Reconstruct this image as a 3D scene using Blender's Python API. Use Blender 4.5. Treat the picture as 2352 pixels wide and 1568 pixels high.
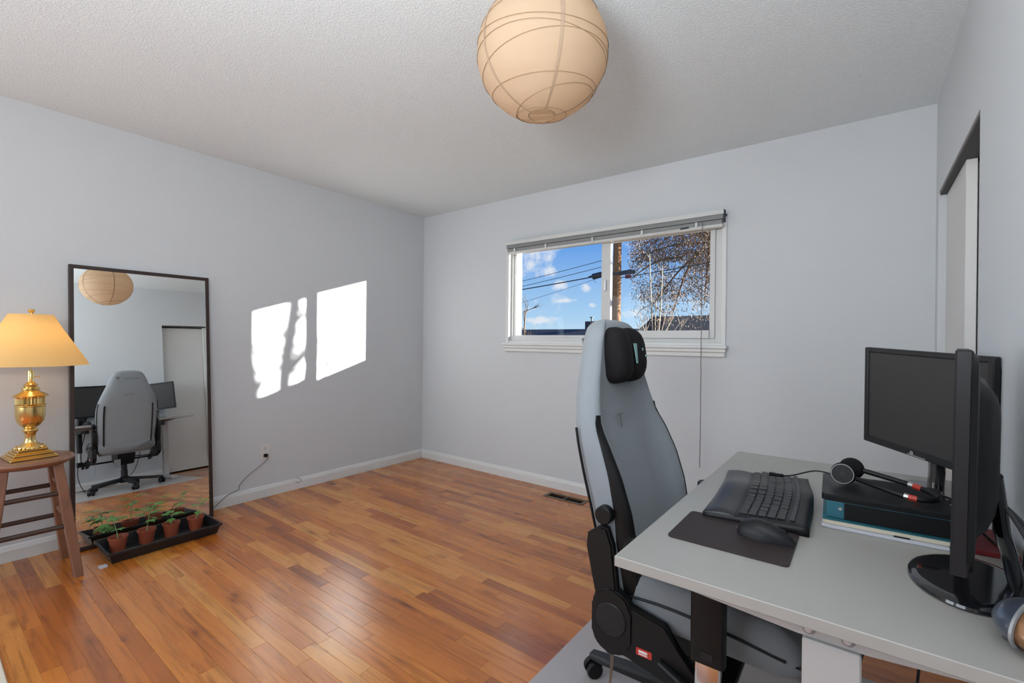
import bpy, bmesh, math, random
from mathutils import Vector, Matrix, noise
PI = math.pi
random.seed(7)
for o in list(bpy.data.objects): bpy.data.objects.remove(o)
S = bpy.context.scene
C = S.collection

# ------------------------------------------------------------------ camera
F, YAW, PITCH, ROLL = 1064.49, 0.649174, -0.000886, 0.011006
CAM = Vector((3.58478, -3.22070, 1.19237))
def cam_axes():
    f = Vector((-math.sin(YAW)*math.cos(PITCH), math.cos(YAW)*math.cos(PITCH), math.sin(PITCH)))
    r = Vector((math.cos(YAW), math.sin(YAW), 0)); u = r.cross(f)
    return r*math.cos(ROLL)+u*math.sin(ROLL), -r*math.sin(ROLL)+u*math.cos(ROLL), f
RT, UP, FW = cam_axes()
cd = bpy.data.cameras.new('camera'); cam = bpy.data.objects.new('camera', cd); C.objects.link(cam)
cd.sensor_fit = 'HORIZONTAL'; cd.sensor_width = 36; cd.lens = F/2352*36; cd.clip_start = 0.02; cd.clip_end = 500
cam.matrix_world = Matrix(((RT.x, UP.x, -FW.x, CAM.x), (RT.y, UP.y, -FW.y, CAM.y), (RT.z, UP.z, -FW.z, CAM.z), (0, 0, 0, 1)))
S.camera = cam
def proj(p):
    d = Vector(p)-CAM; z = d.dot(FW)
    if z < .05: return None
    return 1176+F*d.dot(RT)/z, 784-F*d.dot(UP)/z
def at(u, v, y):                                # sight line through a point of the photo, met with the plane Y = y
    d = FW+RT*(u-1176)/F-UP*(v-784)/F
    return CAM+d*((y-CAM.y)/d.y)
S.view_settings.view_transform = 'Standard'; S.view_settings.look = 'None'
S.view_settings.exposure = 0.0; S.view_settings.gamma = 1; S.view_settings.use_curve_mapping = False

# ------------------------------------------------------------------ node helpers
class NT:
    def __init__(s, tree): s.t = tree; s.n = tree.nodes; s.l = tree.links
    def new(s, typ, **kw):
        n = s.n.new(typ)
        for k, v in kw.items():
            if k.startswith('i_'):
                key = k[2:].replace('_', ' ')
                n.inputs[int(key) if key.isdigit() else key].default_value = v
            else: setattr(n, k, v)
        return n
    def link(s, a, b): s.l.new(a, b)
    def math(s, op, a, b=None, c=None, clamp=False):
        n = s.n.new('ShaderNodeMath'); n.operation = op; n.use_clamp = clamp
        for i, x in enumerate((a, b, c)):
            if x is None: continue
            if isinstance(x, (int, float)): n.inputs[i].default_value = x
            else: s.l.new(x, n.inputs[i])
        return n.outputs[0]
    def mix(s, fac, a, b):
        n = s.n.new('ShaderNodeMix'); n.data_type = 'RGBA'
        for sock, x in ((n.inputs[0], fac), (n.inputs[6], a), (n.inputs[7], b)):
            if isinstance(x, (int, float)): sock.default_value = x
            elif isinstance(x, tuple): sock.default_value = x if len(x) == 4 else (*x, 1)
            else: s.l.new(x, sock)
        return n.outputs[2]
    def ramp(s, fac, stops):
        n = s.n.new('ShaderNodeValToRGB'); e = n.color_ramp.elements
        while len(e) < len(stops): e.new(.5)
        for i, (p, c) in enumerate(stops):
            e[i].position = p; e[i].color = (*c, 1) if len(c) == 3 else c
        s.l.new(fac, n.inputs[0]); return n.outputs[0]

# ------------------------------------------------------------------ world: afternoon sky with clouds
W = bpy.data.worlds.new('sky'); S.world = W; W.use_nodes = True
t = NT(W.node_tree); t.n.clear()
out = t.new('ShaderNodeOutputWorld'); bg = t.new('ShaderNodeBackground')
tc = t.new('ShaderNodeTexCoord'); sep = t.new('ShaderNodeSeparateXYZ'); t.link(tc.outputs['Generated'], sep.inputs[0])
el = t.math('MULTIPLY', t.math('ARCTAN2', sep.outputs[2], t.math('SQRT', t.math('ADD', t.math('MULTIPLY', sep.outputs[0], sep.outputs[0]), t.math('MULTIPLY', sep.outputs[1], sep.outputs[1])))), 2/PI, clamp=True)
blue = t.ramp(el, [(0, (.60, .78, .92)), (.035, (.42, .66, .92)), (.13, (.145, .37, .84)), (.5, (.07, .20, .58))])
ymax = t.math('MAXIMUM', t.math('ABSOLUTE', sep.outputs[1]), .05)
ax_ = t.math('DIVIDE', sep.outputs[0], ymax); ez = t.math('DIVIDE', sep.outputs[2], ymax)
nz = t.new('ShaderNodeTexNoise', i_Scale=14.0, i_Detail=9.0, i_Roughness=.66); t.link(tc.outputs['Generated'], nz.inputs['Vector'])
nv = nz.outputs[0]
clouds = None
for (u, v, ru, rv, k) in [(1238, 588, 52, 34, 1.0), (1262, 622, 30, 16, .8), (1284, 655, 16, 10, .9), (1346, 660, 12, 11, .8), (1304, 690, 24, 5, .7), (1360, 700, 12, 6, .9), (1235, 735, 45, 7, .7), (1205, 712, 20, 8, .7), (1440, 720, 40, 10, .8), (1600, 700, 45, 22, .8), (1575, 655, 30, 14, .6)]:
    p = at(u, v, 50)-CAM; a0, e0 = p.x/p.y, p.z/p.y
    q = at(u+ru, v, 50)-CAM; wa = abs(q.x/q.y-a0); q = at(u, v-rv, 50)-CAM; we = abs(q.z/q.y-e0)
    da = t.math('DIVIDE', t.math('SUBTRACT', ax_, a0), wa); de = t.math('DIVIDE', t.math('SUBTRACT', ez, e0), we)
    r = t.math('SQRT', t.math('ADD', t.math('MULTIPLY', da, da), t.math('MULTIPLY', de, de)))
    m = t.math('MULTIPLY', t.math('SUBTRACT', 1.45, r), 1.0, clamp=True)
    m = t.math('MULTIPLY', m, k)
    clouds = m if clouds is None else t.math('MAXIMUM', clouds, m)
gen = t.math('MULTIPLY', t.math('SUBTRACT', nv, .60), 3.0, clamp=True)
cl = t.math('MULTIPLY', t.math('SUBTRACT', t.math('ADD', clouds, t.math('MULTIPLY', t.math('SUBTRACT', nv, .5), 4.2)), .36), 1.5, clamp=True)
cl = t.math('MULTIPLY', t.math('MAXIMUM', cl, t.math('MULTIPLY', gen, .5)), .85)
col = t.mix(cl, blue, (.86, .88, .93, 1))
t.link(col, bg.inputs[0]); bg.inputs[1].default_value = 1.0; t.link(bg.outputs[0], out.inputs[0])

# ------------------------------------------------------------------ sun and added fill lights
sd = bpy.data.lights.new('sun', 'SUN'); sun = bpy.data.objects.new('sun', sd); C.objects.link(sun)
sd.energy = 32.0; sd.angle = math.radians(.53); sd.color = (1.0, .96, .90)
sun.rotation_euler = Vector((1, .61, .2)).to_track_quat('Z', 'Y').to_euler()
def area(name, loc, aim, sx, sy, power, color):
    d = bpy.data.lights.new(name, 'AREA'); o = bpy.data.objects.new(name, d); C.objects.link(o)
    d.shape = 'RECTANGLE'; d.size = sx; d.size_y = sy; d.energy = power; d.color = color
    o.location = loc; o.rotation_euler = (Vector(loc)-Vector(aim)).to_track_quat('Z', 'Y').to_euler(); return o
area('added_rear_fill', (1.30, -6.34, 1.42), (1.30, 0, 1.42), 2.1, 1.5, 45, (.90, .95, 1.0))  # added fill from behind the camera, set in a made-up window
area('added_side_fill', (-.04, -4.85, 1.45), (2.0, -4.3, 1.35), 1.6, 1.2, 34, (.90, .96, 1.0))  # second added fill, out of view on the left wall side
area('added_bounce_fill', (3.25, -3.75, 1.45), (3.05, -3.35, 2.44), .5, .5, 62, (.90, .96, 1.0))  # added fill aimed upward to brighten the ceiling
def point(name, loc, power, color, rad):
    d = bpy.data.lights.new(name, 'POINT'); o = bpy.data.objects.new(name, d); C.objects.link(o)
    d.energy = power; d.color = color; d.shadow_soft_size = rad; o.location = loc; return o

# ------------------------------------------------------------------ materials
def mat(name, color, rough=.5, metal=0., bump=None, vary=None, spec=.5, coat=0., emit=None, alpha=None, trans=0., sheen=0.):
    m = bpy.data.materials.new(name); m.use_nodes = True; t = NT(m.node_tree); b = t.n['Principled BSDF']
    b.inputs['Base Color'].default_value = (*color, 1); b.inputs['Roughness'].default_value = rough
    b.inputs['Metallic'].default_value = metal; b.inputs['Specular IOR Level'].default_value = spec
    b.inputs['Coat Weight'].default_value = coat; b.inputs['Transmission Weight'].default_value = trans
    b.inputs['Sheen Weight'].default_value = sheen
    if alpha is not None: b.inputs['Alpha'].default_value = alpha
    if emit: b.inputs['Emission Color'].default_value = (*emit[:3], 1); b.inputs['Emission Strength'].default_value = emit[3]
    co = t.new('ShaderNodeTexCoord')
    if vary is None: vary = (12, .06)
    if vary:
        n = t.new('ShaderNodeTexNoise', i_Scale=float(vary[0]), i_Detail=4.0); t.link(co.outputs['Object'], n.inputs['Vector'])
        f = vary[1]; c1 = tuple(max(0, c*(1-f)) for c in color); c2 = tuple(min(1, c*(1+f)) for c in color)
        t.link(t.mix(n.outputs[0], c1, c2), b.inputs['Base Color'])
    if bump:
        n = t.new('ShaderNodeTexNoise', i_Scale=float(bump[0]), i_Detail=3.0); t.link(co.outputs['Object'], n.inputs['Vector'])
        bp = t.new('ShaderNodeBump', i_Strength=bump[1], i_Distance=bump[2]); t.link(n.outputs[0], bp.inputs['Height']); t.link(bp.outputs[0], b.inputs['Normal'])
    return m
M = {}
M['wall'] = mat('wall_paint', (.59, .612, .632), .62, bump=(90, .25, .002), vary=(3, .015), spec=.3)
M['white'] = mat('white_trim_paint', (.68, .685, .675), .42, vary=(6, .02))
M['door'] = mat('door_paint', (.64, .63, .615), .45, vary=(4, .03))
M['dark_gap'] = mat('dark_shadow_gap', (.02, .018, .018), .8)
M['track'] = mat('dark_door_track', (.05, .048, .045), .6)
M['vinyl'] = mat('white_vinyl', (.62, .625, .62), .4, vary=(6, .02))
M['blind'] = mat('blind_white', (.60, .61, .60), .4, vary=(6, .03))
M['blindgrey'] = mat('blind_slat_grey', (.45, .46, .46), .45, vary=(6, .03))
M['black'] = mat('black_plastic', (.0055, .0055, .006), .42, spec=.28)
M['black_gloss'] = mat('glossy_black_plastic', (.010, .010, .012), .12, coat=.5)
M['black_soft'] = mat('black_fabric', (.009, .008, .009), .85, bump=(500, .3, .0008), spec=.25)
M['dark'] = mat('dark_grey_plastic', (.013, .013, .015), .40, spec=.3)
M['steel'] = mat('brushed_steel', (.55, .55, .56), .28, metal=1)
M['greymetal'] = mat('grey_metal_ring', (.30, .30, .31), .4, metal=.3)
M['bolt'] = mat('zinc_bolt', (.62, .63, .66), .3, metal=.4)
M['chrome'] = mat('chrome', (.75, .75, .76), .08, metal=1)
M['mirror'] = mat('mirror_silver', (.88, .90, .89), 0.0, metal=1, vary=False)
M['frame_wood'] = mat('dark_walnut_frame', (.030, .016, .012), .4, vary=(30, .3))
M['desk'] = mat('desk_laminate', (.385, .368, .342), .38, bump=(300, .08, .0005), vary=(5, .02))
M['deskwhite'] = mat('desk_white_metal', (.45, .435, .425), .4, vary=(5, .02))
M['stool'] = mat('stool_wood', (.22, .10, .055), .38, vary=(14, .35), coat=.2)
M['stool_dark'] = mat('stool_rung_dark', (.055, .030, .022), .45, vary=(14, .3))
M['brass'] = mat('polished_brass', (.80, .58, .23), .19, metal=1, vary=(20, .1))
M['pot'] = mat('terracotta_plastic', (.33, .075, .035), .45, vary=(25, .12))
M['soil'] = mat('potting_soil', (.018, .013, .010), .95, bump=(120, .8, .006), vary=(90, .6))
M['leaf'] = mat('seedling_leaf', (.085, .24, .045), .5, vary=(60, .35))
M['stem'] = mat('seedling_stem', (.26, .42, .16), .5, vary=(60, .2))
M['tray'] = mat('tray_black_plastic', (.012, .012, .014), .35)
M['mat_grey'] = mat('chair_mat_vinyl', (.40, .365, .355), .28, bump=(200, .15, .001), vary=(8, .05))
M['tealtext'] = mat('pale_teal_print', (.30, .50, .50), .6)
M['greytext'] = mat('grey_embroidery', (.17, .18, .19), .7)
M['teal'] = mat('teal_card', (.02, .12, .16), .45)
M['cream'] = mat('cream_paper', (.62, .55, .44), .7)
M['paper'] = mat('white_paper', (.55, .55, .60), .6)
M['red'] = mat('red_plastic', (.45, .035, .02), .4)
M['maroon'] = mat('maroon_cover', (.16, .012, .014), .5)
M['orange_rug'] = mat('orange_rug_pile', (.62, .16, .05), .95, bump=(200, .8, .004), vary=(40, .2))
M['ivory'] = mat('ivory_rug_border', (.66, .58, .48), .95, bump=(200, .8, .004), vary=(40, .1))
M['navy'] = mat('dark_blue_glaze', (.050, .060, .085), .3, coat=.6)
M['copper'] = mat('copper_brown_glaze', (.30, .15, .07), .25, metal=.2, vary=(18, .4))
M['bronze'] = mat('bronze_vent', (.15, .11, .08), .4, metal=.5)
M['cord'] = mat('grey_cord', (.08, .08, .085), .5)
M['clearcord'] = mat('blind_cord_grey', (.16, .15, .15), .6)
M['pad'] = mat('mouse_pad_leather', (.028, .018, .018), .55, bump=(300, .2, .0006))
M['screen'] = mat('switched_off_screen', (.036, .034, .034), .42, spec=.3)
M['palm'] = mat('palm_rest_leatherette', (.018, .018, .021), .33, bump=(300, .2, .0005))
M['key'] = mat('keycap_black', (.016, .016, .019), .35)

def fabric(name, c, scale=700):
    m = mat(name, c, .85, vary=False, sheen=.15); t = NT(m.node_tree); b = t.n['Principled BSDF']
    co = t.new('ShaderNodeTexCoord')
    n = t.new('ShaderNodeTexNoise', i_Scale=float(scale), i_Detail=2.0); t.link(co.outputs['Object'], n.inputs['Vector'])
    t.link(t.mix(n.outputs[0], tuple(x*.72 for x in c), tuple(x*1.28 for x in c)), b.inputs['Base Color'])
    bp = t.new('ShaderNodeBump', i_Strength=.25, i_Distance=.001); t.link(n.outputs[0], bp.inputs['Height']); t.link(bp.outputs[0], b.inputs['Normal'])
    return m
M['fabric'] = fabric('blue_grey_softweave', (.245, .268, .292))
M['fabric_dark'] = fabric('grey_softweave_seat', (.20, .215, .23))
def ceiling_mat():
    m = mat('popcorn_ceiling', (.72, .715, .70), .9, vary=False, spec=.1); t = NT(m.node_tree); b = t.n['Principled BSDF']
    co = t.new('ShaderNodeTexCoord')
    n = t.new('ShaderNodeTexNoise', i_Scale=130.0, i_Detail=4.0, i_Roughness=.6); t.link(co.outputs['Object'], n.inputs['Vector'])
    r = t.ramp(n.outputs[0], [(.38, (0, 0, 0)), (.62, (1, 1, 1))])
    bp = t.new('ShaderNodeBump', i_Strength=.35, i_Distance=.004); t.link(r, bp.inputs['Height']); t.link(bp.outputs[0], b.inputs['Normal'])
    t.link(t.mix(r, (.735, .785, .80), (.805, .855, .87)), b.inputs['Base Color'])
    return m
M['ceiling'] = ceiling_mat()
def wood_floor():
    m = mat('oak_strip_floor', (.4, .2, .08), .3, vary=False, spec=.5); t = NT(m.node_tree); b = t.n['Principled BSDF']
    oi = t.new('ShaderNodeObjectInfo'); ge = t.new('ShaderNodeNewGeometry')
    rnd = t.math('FRACT', t.math('ADD', t.math('MULTIPLY', oi.outputs['Random'], 7.31), t.math('MULTIPLY', ge.outputs['Random Per Island'], 3.77)))
    rnd2 = t.math('FRACT', t.math('MULTIPLY', rnd, 17.3))
    base = t.ramp(rnd, [(0, (.29, .072, .010)), (.18, (.42, .118, .015)), (.5, (.49, .150, .020)), (.8, (.54, .180, .027)), (1, (.60, .25, .052))])
    sp = t.new('ShaderNodeSeparateXYZ'); t.link(ge.outputs['Position'], sp.inputs[0])
    cb = t.new('ShaderNodeCombineXYZ')
    t.link(t.math('ADD', t.math('MULTIPLY', sp.outputs[0], 1.6), t.math('MULTIPLY', rnd2, 40)), cb.inputs[0])
    t.link(t.math('ADD', t.math('MULTIPLY', sp.outputs[1], 26), t.math('MULTIPLY', rnd, 31)), cb.inputs[1])
    n1 = t.new('ShaderNodeTexNoise', i_Scale=1.5, i_Detail=6.0, i_Roughness=.62, i_Distortion=.9); t.link(cb.outputs[0], n1.inputs['Vector'])
    g = t.ramp(n1.outputs[0], [(.30, (.52, .46, .42)), (.50, (.97, .97, .97)), (.72, (1.10, 1.10, 1.08))])
    mul = t.new('ShaderNodeMix'); mul.data_type = 'RGBA'; mul.blend_type = 'MULTIPLY'; mul.inputs[0].default_value = .9
    t.link(base, mul.inputs[6]); t.link(g, mul.inputs[7])
    # knots and dark smudges in the wood
    cb2 = t.new('ShaderNodeCombineXYZ'); t.link(t.math('ADD', t.math('MULTIPLY', sp.outputs[0], 3.2), t.math('MULTIPLY', rnd, 9)), cb2.inputs[0]); t.link(t.math('MULTIPLY', sp.outputs[1], 9), cb2.inputs[1])
    vo = t.new('ShaderNodeTexVoronoi', i_Scale=1.0); t.link(cb2.outputs[0], vo.inputs['Vector'])
    kn = t.ramp(vo.outputs['Distance'], [(.0, (.35, .28, .25)), (.10, (.72, .66, .62)), (.22, (1, 1, 1))])
    mul2 = t.new('ShaderNodeMix'); mul2.data_type = 'RGBA'; mul2.blend_type = 'MULTIPLY'; mul2.inputs[0].default_value = .85
    t.link(mul.outputs[2], mul2.inputs[6]); t.link(kn, mul2.inputs[7])
    t.link(mul2.outputs[2], b.inputs['Base Color'])
    n3 = t.new('ShaderNodeTexNoise', i_Scale=3.0, i_Detail=2.0); t.link(ge.outputs['Position'], n3.inputs['Vector'])
    t.link(t.math('ADD', t.math('MULTIPLY', n3.outputs[0], .10), .22), b.inputs['Roughness'])
    b.inputs['Coat Weight'].default_value = .40; b.inputs['Coat Roughness'].default_value = .26
    return m
M['floor'] = wood_floor()
def glass_mat():
    m = bpy.data.materials.new('window_glass'); m.use_nodes = True; t = NT(m.node_tree); t.n.clear()
    o = t.new('ShaderNodeOutputMaterial'); tr = t.new('ShaderNodeBsdfTransparent', i_Color=(.97, .98, .98, 1)); gl = t.new('ShaderNodeBsdfGlossy', i_Roughness=.02)
    mx = t.new('ShaderNodeMixShader'); mx.inputs[0].default_value = .008
    t.link(tr.outputs[0], mx.inputs[1]); t.link(gl.outputs[0], mx.inputs[2]); t.link(mx.outputs[0], o.inputs[0]); return m
M['glass'] = glass_mat()
def paper_mat(name, c1, c2, tfac, glow):
    m = bpy.data.materials.new(name); m.use_nodes = True; t = NT(m.node_tree); t.n.clear()
    o = t.new('ShaderNodeOutputMaterial'); d = t.new('ShaderNodeBsdfDiffuse'); tr = t.new('ShaderNodeBsdfTranslucent'); mx = t.new('ShaderNodeMixShader')
    mx.inputs[0].default_value = tfac
    co = t.new('ShaderNodeTexCoord'); n = t.new('ShaderNodeTexNoise', i_Scale=6.0, i_Detail=5.0); t.link(co.outputs['Object'], n.inputs['Vector'])
    c = t.mix(n.outputs[0], c1, c2); t.link(c, d.inputs[0]); t.link(c, tr.inputs[0])
    w = t.new('ShaderNodeTexNoise', i_Scale=40.0, i_Detail=3.0); mp = t.new('ShaderNodeMapping'); mp.inputs['Scale'].default_value = (.35, .35, 1.6)
    t.link(co.outputs['Object'], mp.inputs[0]); t.link(mp.outputs[0], w.inputs['Vector'])
    bp = t.new('ShaderNodeBump', i_Strength=.35, i_Distance=.004); t.link(w.outputs[0], bp.inputs['Height']); t.link(bp.outputs[0], d.inputs['Normal'])
    t.link(d.outputs[0], mx.inputs[1]); t.link(tr.outputs[0], mx.inputs[2]); t.link(mx.outputs[0], o.inputs[0]); return m
M['lantern'] = paper_mat('lantern_paper', (.57, .43, .30), (.63, .49, .36), .45, 0)
M['shade'] = paper_mat('lamp_shade_linen', (.90, .64, .27), (.94, .70, .34), .5, 0)
M['rib'] = mat('bamboo_rib', (.30, .20, .11), .6)
M['bark'] = mat('utility_pole_wood', (.23, .105, .042), .85, vary=(9, .5), bump=(30, .6, .01))
M['twig'] = mat('willow_bark', (.14, .085, .048), .9, vary=(8, .4))
M['wleaf'] = mat('dry_willow_leaf', (.20, .12, .065), .8, vary=(3, .55))
M['pale_stem'] = mat('pale_bare_stem', (.33, .25, .17), .8, vary=(8, .25))
M['shingle'] = mat('dark_shingle_roof', (.05, .05, .065), .9, vary=(6, .4), bump=(20, .5, .02))
M['shingle_brown'] = mat('brown_shingle_roof', (.06, .04, .033), .9, vary=(6, .4), bump=(20, .5, .02))
M['stucco'] = mat('tan_stucco_wall', (.24, .19, .14), .9, vary=(4, .15))
M['rail_shade'] = mat('shaded_rail_grey', (.22, .225, .225), .5)  # headrail grey, with the shade under the valance painted in
M['sidings'] = mat('dark_siding', (.05, .05, .07), .8)
M['transformer'] = mat('dark_transformer', (.025, .03, .04), .5)
M['wire'] = mat('overhead_wire', (.02, .02, .025), .6)
M['lawn'] = mat('dry_lawn', (.16, .13, .07), .95, vary=(2, .4), bump=(40, .5, .02))

# ------------------------------------------------------------------ mesh helpers
def tag(o, label=None, cat=None, group=None, kind=None):
    if label: o['label'] = label
    if cat: o['category'] = cat
    if group: o['group'] = group
    if kind: o['kind'] = kind
    return o
def empty(name, loc, rz=0, label=None, cat=None, group=None, kind=None):
    o = bpy.data.objects.new(name, None); C.objects.link(o); o.location = loc; o.rotation_euler = (0, 0, rz); o.empty_display_size = .05
    return tag(o, label, cat, group, kind)
def obj(name, bm, m, parent=None, smooth=False, loc=None):
    me = bpy.data.meshes.new(name)
    bmesh.ops.recalc_face_normals(bm, faces=bm.faces)
    bm.to_mesh(me); bm.free()
    me.materials.append(M[m] if isinstance(m, str) else m)
    if smooth:
        for p in me.polygons: p.use_smooth = True
        if smooth != 'full':
            try: me.set_sharp_from_angle(angle=math.radians(38))
            except Exception: pass
    o = bpy.data.objects.new(name, me); C.objects.link(o)
    if parent: o.parent = parent
    if loc: o.location = loc
    return o
def nb(): return bmesh.new()
def box(bm, x0, x1, y0, y1, z0, z1, bev=0, mtx=None, seg=1):
    vs = [bm.verts.new((x, y, z)) for x in (x0, x1) for y in (y0, y1) for z in (z0, z1)]
    fs = [bm.faces.new([vs[i] for i in f]) for f in ((0, 1, 3, 2), (4, 6, 7, 5), (0, 4, 5, 1), (2, 3, 7, 6), (0, 2, 6, 4), (1, 5, 7, 3))]
    if bev:
        r = bmesh.ops.bevel(bm, geom=list({e for f in fs for e in f.edges}), offset=bev, segments=seg, affect='EDGES', profile=.5)
        vs = list({v for f in r['faces'] for v in f.verts} | {v for v in vs if v.is_valid})
    if mtx is not None: bmesh.ops.transform(bm, matrix=mtx, verts=[v for v in vs if v.is_valid])
    return vs
def lathe(bm, prof, cx=0, cy=0, seg=32, sq=None):
    rings = []
    for r, z in prof:
        if r <= 1e-6: rings.append([bm.verts.new((cx, cy, z))])
        else: rings.append([bm.verts.new((cx+r*math.cos(2*PI*i/seg), cy+r*math.sin(2*PI*i/seg), z)) for i in range(seg)])
    for a, b in zip(rings, rings[1:]):
        for i in range(seg):
            j = (i+1) % seg
            if len(a) == 1 and len(b) == 1: continue
            if len(a) == 1: bm.faces.new((a[0], b[i], b[j]))
            elif len(b) == 1: bm.faces.new((a[i], a[j], b[0]))
            else: bm.faces.new((a[i], a[j], b[j], b[i]))
def cap_loft(bm, rings, closed=True):
    vr = [[bm.verts.new(p) for p in r] for r in rings]; n = len(vr[0])
    for a, b in zip(vr, vr[1:]):
        for i in range(n):
            j = (i+1) % n; bm.faces.new((a[i], a[j], b[j], b[i]))
    if closed:
        bm.faces.new(vr[0]); bm.faces.new(vr[-1])
    return vr
def smooth_path(pts, n=6):
    pts = [Vector(p) for p in pts]
    if len(pts) < 3: return pts
    o = []
    for i in range(len(pts)-1):
        p0 = pts[max(i-1, 0)]; p1 = pts[i]; p2 = pts[i+1]; p3 = pts[min(i+2, len(pts)-1)]
        for k in range(n):
            s = k/n
            o.append(.5*((2*p1)+(p2-p0)*s+(2*p0-5*p1+4*p2-p3)*s*s+(3*p1-p0-3*p2+p3)*s**3))
    o.append(pts[-1]); return o
def tube(bm, pts, r, seg=8, flat=None, taper=None, updir=None):
    pts = [Vector(p) for p in pts]; rings = []; ref = None
    for i, p in enumerate(pts):
        d = (pts[min(i+1, len(pts)-1)]-pts[max(i-1, 0)])
        if d.length < 1e-9: d = Vector((0, 0, 1))
        d.normalize()
        u = Vector(updir) if updir else Vector((0, 0, 1))
        if abs(d.dot(u)) > .97: u = Vector((0, 1, 0)) if abs(d.y) < .9 else Vector((1, 0, 0))
        if ref is not None and not updir: u = ref
        s = d.cross(u); s.normalize(); w = s.cross(d); w.normalize(); ref = w
        rr = r if taper is None else r*(1+(taper-1)*i/(len(pts)-1))
        a, b = (rr, rr) if flat is None else (rr, rr*flat)
        rings.append([p+s*a*math.cos(2*PI*k/seg)+w*b*math.sin(2*PI*k/seg) for k in range(seg)])
    cap_loft(bm, rings)
def disc(bm, c, ax, r, h, seg=24, bev=0):
    ax = Vector(ax).normalized(); c = Vector(c)
    q = ax.to_track_quat('Z', 'Y').to_matrix().to_4x4(); q.translation = c
    prof = [(0, -h/2), (r-bev, -h/2), (r, -h/2+bev), (r, h/2-bev), (r-bev, h/2), (0, h/2)] if bev else [(0, -h/2), (r, -h/2), (r, h/2), (0, h/2)]
    b2 = bmesh.new(); lathe(b2, prof, seg=seg); bmesh.ops.transform(b2, matrix=q, verts=b2.verts)
    me = bpy.data.meshes.new('tmp'); b2.to_mesh(me); b2.free(); bm.from_mesh(me); bpy.data.meshes.remove(me)
def prism(bm, poly, ax, a, b, bev=0):
    # poly: 2D points in the plane perpendicular to axis ax ('y': (x,z); 'x': (y,z); 'z': (x,y))
    def P(p, t): return {'y': (p[0], t, p[1]), 'x': (t, p[0], p[1]), 'z': (p[0], p[1], t)}[ax]
    r = cap_loft(bm, [[P(p, a) for p in poly], [P(p, b) for p in poly]])
    if bev:
        es = [e for e in bm.edges if e.verts[0] in r[0] and e.verts[1] in r[0] or e.verts[0] in r[1] and e.verts[1] in r[1]]
        bmesh.ops.bevel(bm, geom=es, offset=bev, segments=2, affect='EDGES')
def rrect(x0, x1, y0, y1, r, n=5):
    o = []
    for cx, cy, a in ((x1-r, y1-r, 0), (x0+r, y1-r, 90), (x0+r, y0+r, 180), (x1-r, y0+r, 270)):
        for k in range(n+1):
            b = math.radians(a+90*k/n); o.append((cx+r*math.cos(b), cy+r*math.sin(b)))
    return o
def text(s, size, m, parent, mtx, name='lettering', depth=.0006, shear=0):
    cu = bpy.data.curves.new('t', 'FONT'); cu.body = s; cu.size = size; cu.extrude = depth; cu.align_x = 'CENTER'; cu.align_y = 'CENTER'; cu.resolution_u = 3
    cu.shear = shear; cu.offset = size*.012
    o = bpy.data.objects.new('t', cu); C.objects.link(o)
    dg = bpy.context.evaluated_depsgraph_get(); me = bpy.data.meshes.new_from_object(o.evaluated_get(dg))
    bpy.data.objects.remove(o); bpy.data.curves.remove(cu)
    me.name = name; me.materials.clear(); me.materials.append(M[m])
    n = bpy.data.objects.new(name, me); C.objects.link(n); n.parent = parent; n.matrix_local = mtx
    return n
def frame_mtx(loc, xdir, zdir):
    x = Vector(xdir).normalized(); z = Vector(zdir).normalized(); y = z.cross(x).normalized(); x = y.cross(z)
    return Matrix(((x.x, y.x, z.x, loc[0]), (x.y, y.y, z.y, loc[1]), (x.z, y.z, z.z, loc[2]), (0, 0, 0, 1)))

# ------------------------------------------------------------------ room shell
RW, RD, RH = 3.876, 6.3, 2.44
def struct(name, bm, m, parent=None, **k):
    o = obj(name, bm, m, parent, **k)
    if parent is None: o['kind'] = 'structure'
    return o
b = nb(); LY0, LY1, LZ0, LZ1 = -5.68, -4.02, .82, 2.08
box(b, -.12, 0, LY1, .10, -.05, RH+.1); box(b, -.12, 0, -RD-.12, LY0, -.05, RH+.1); box(b, -.12, 0, LY0, LY1, -.05, LZ0); box(b, -.12, 0, LY0, LY1, LZ1, RH+.1); struct('wall_left', b, 'wall')
w3 = empty('added_side_window', (0, (LY0+LY1)/2, LZ0), kind='structure'); b = nb(); hl = (LY1-LY0)/2  # unseen window, made up to hold the side fill light
for (y0, y1, z0, z1) in ((-hl, -hl+.05, 0, LZ1-LZ0), (hl-.05, hl, 0, LZ1-LZ0), (-hl, hl, 0, .05), (-hl, hl, LZ1-LZ0-.05, LZ1-LZ0), (-.02, .02, 0, LZ1-LZ0)): box(b, -.035, -.003, y0, y1, z0, z1)
obj('window_frame', b, 'vinyl', w3)
WX0, WX1, WZ0, WZ1 = 1.09, 2.872, 1.175, 2.03        # window opening in the back wall
b = nb(); box(b, 0, WX0, 0, .10, -.05, RH+.1); box(b, WX1, RW+.9, 0, .10, -.05, RH+.1); box(b, WX0, WX1, 0, .10, -.05, WZ0); box(b, WX0, WX1, 0, .10, WZ1, RH+.1)
struct('wall_back', b, 'wall')
CY0, CY1, CZ = -1.13, -.095, 1.955                    # closet opening in the right wall
b = nb(); box(b, RW, RW+.115, CY1, 0, -.05, RH+.1); box(b, RW, RW+.115, -RD-.12, CY0, -.05, RH+.1); box(b, RW, RW+.115, CY0, CY1, CZ, RH+.1)
struct('wall_right', b, 'wall')
SX0, SX1, SZ0, SZ1 = .22, 2.38, .64, 2.20
b = nb(); box(b, 0, SX0, -RD-.12, -RD, -.05, RH+.1); box(b, SX1, RW, -RD-.12, -RD, -.05, RH+.1); box(b, SX0, SX1, -RD-.12, -RD, -.05, SZ0); box(b, SX0, SX1, -RD-.12, -RD, SZ1, RH+.1)
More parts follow.
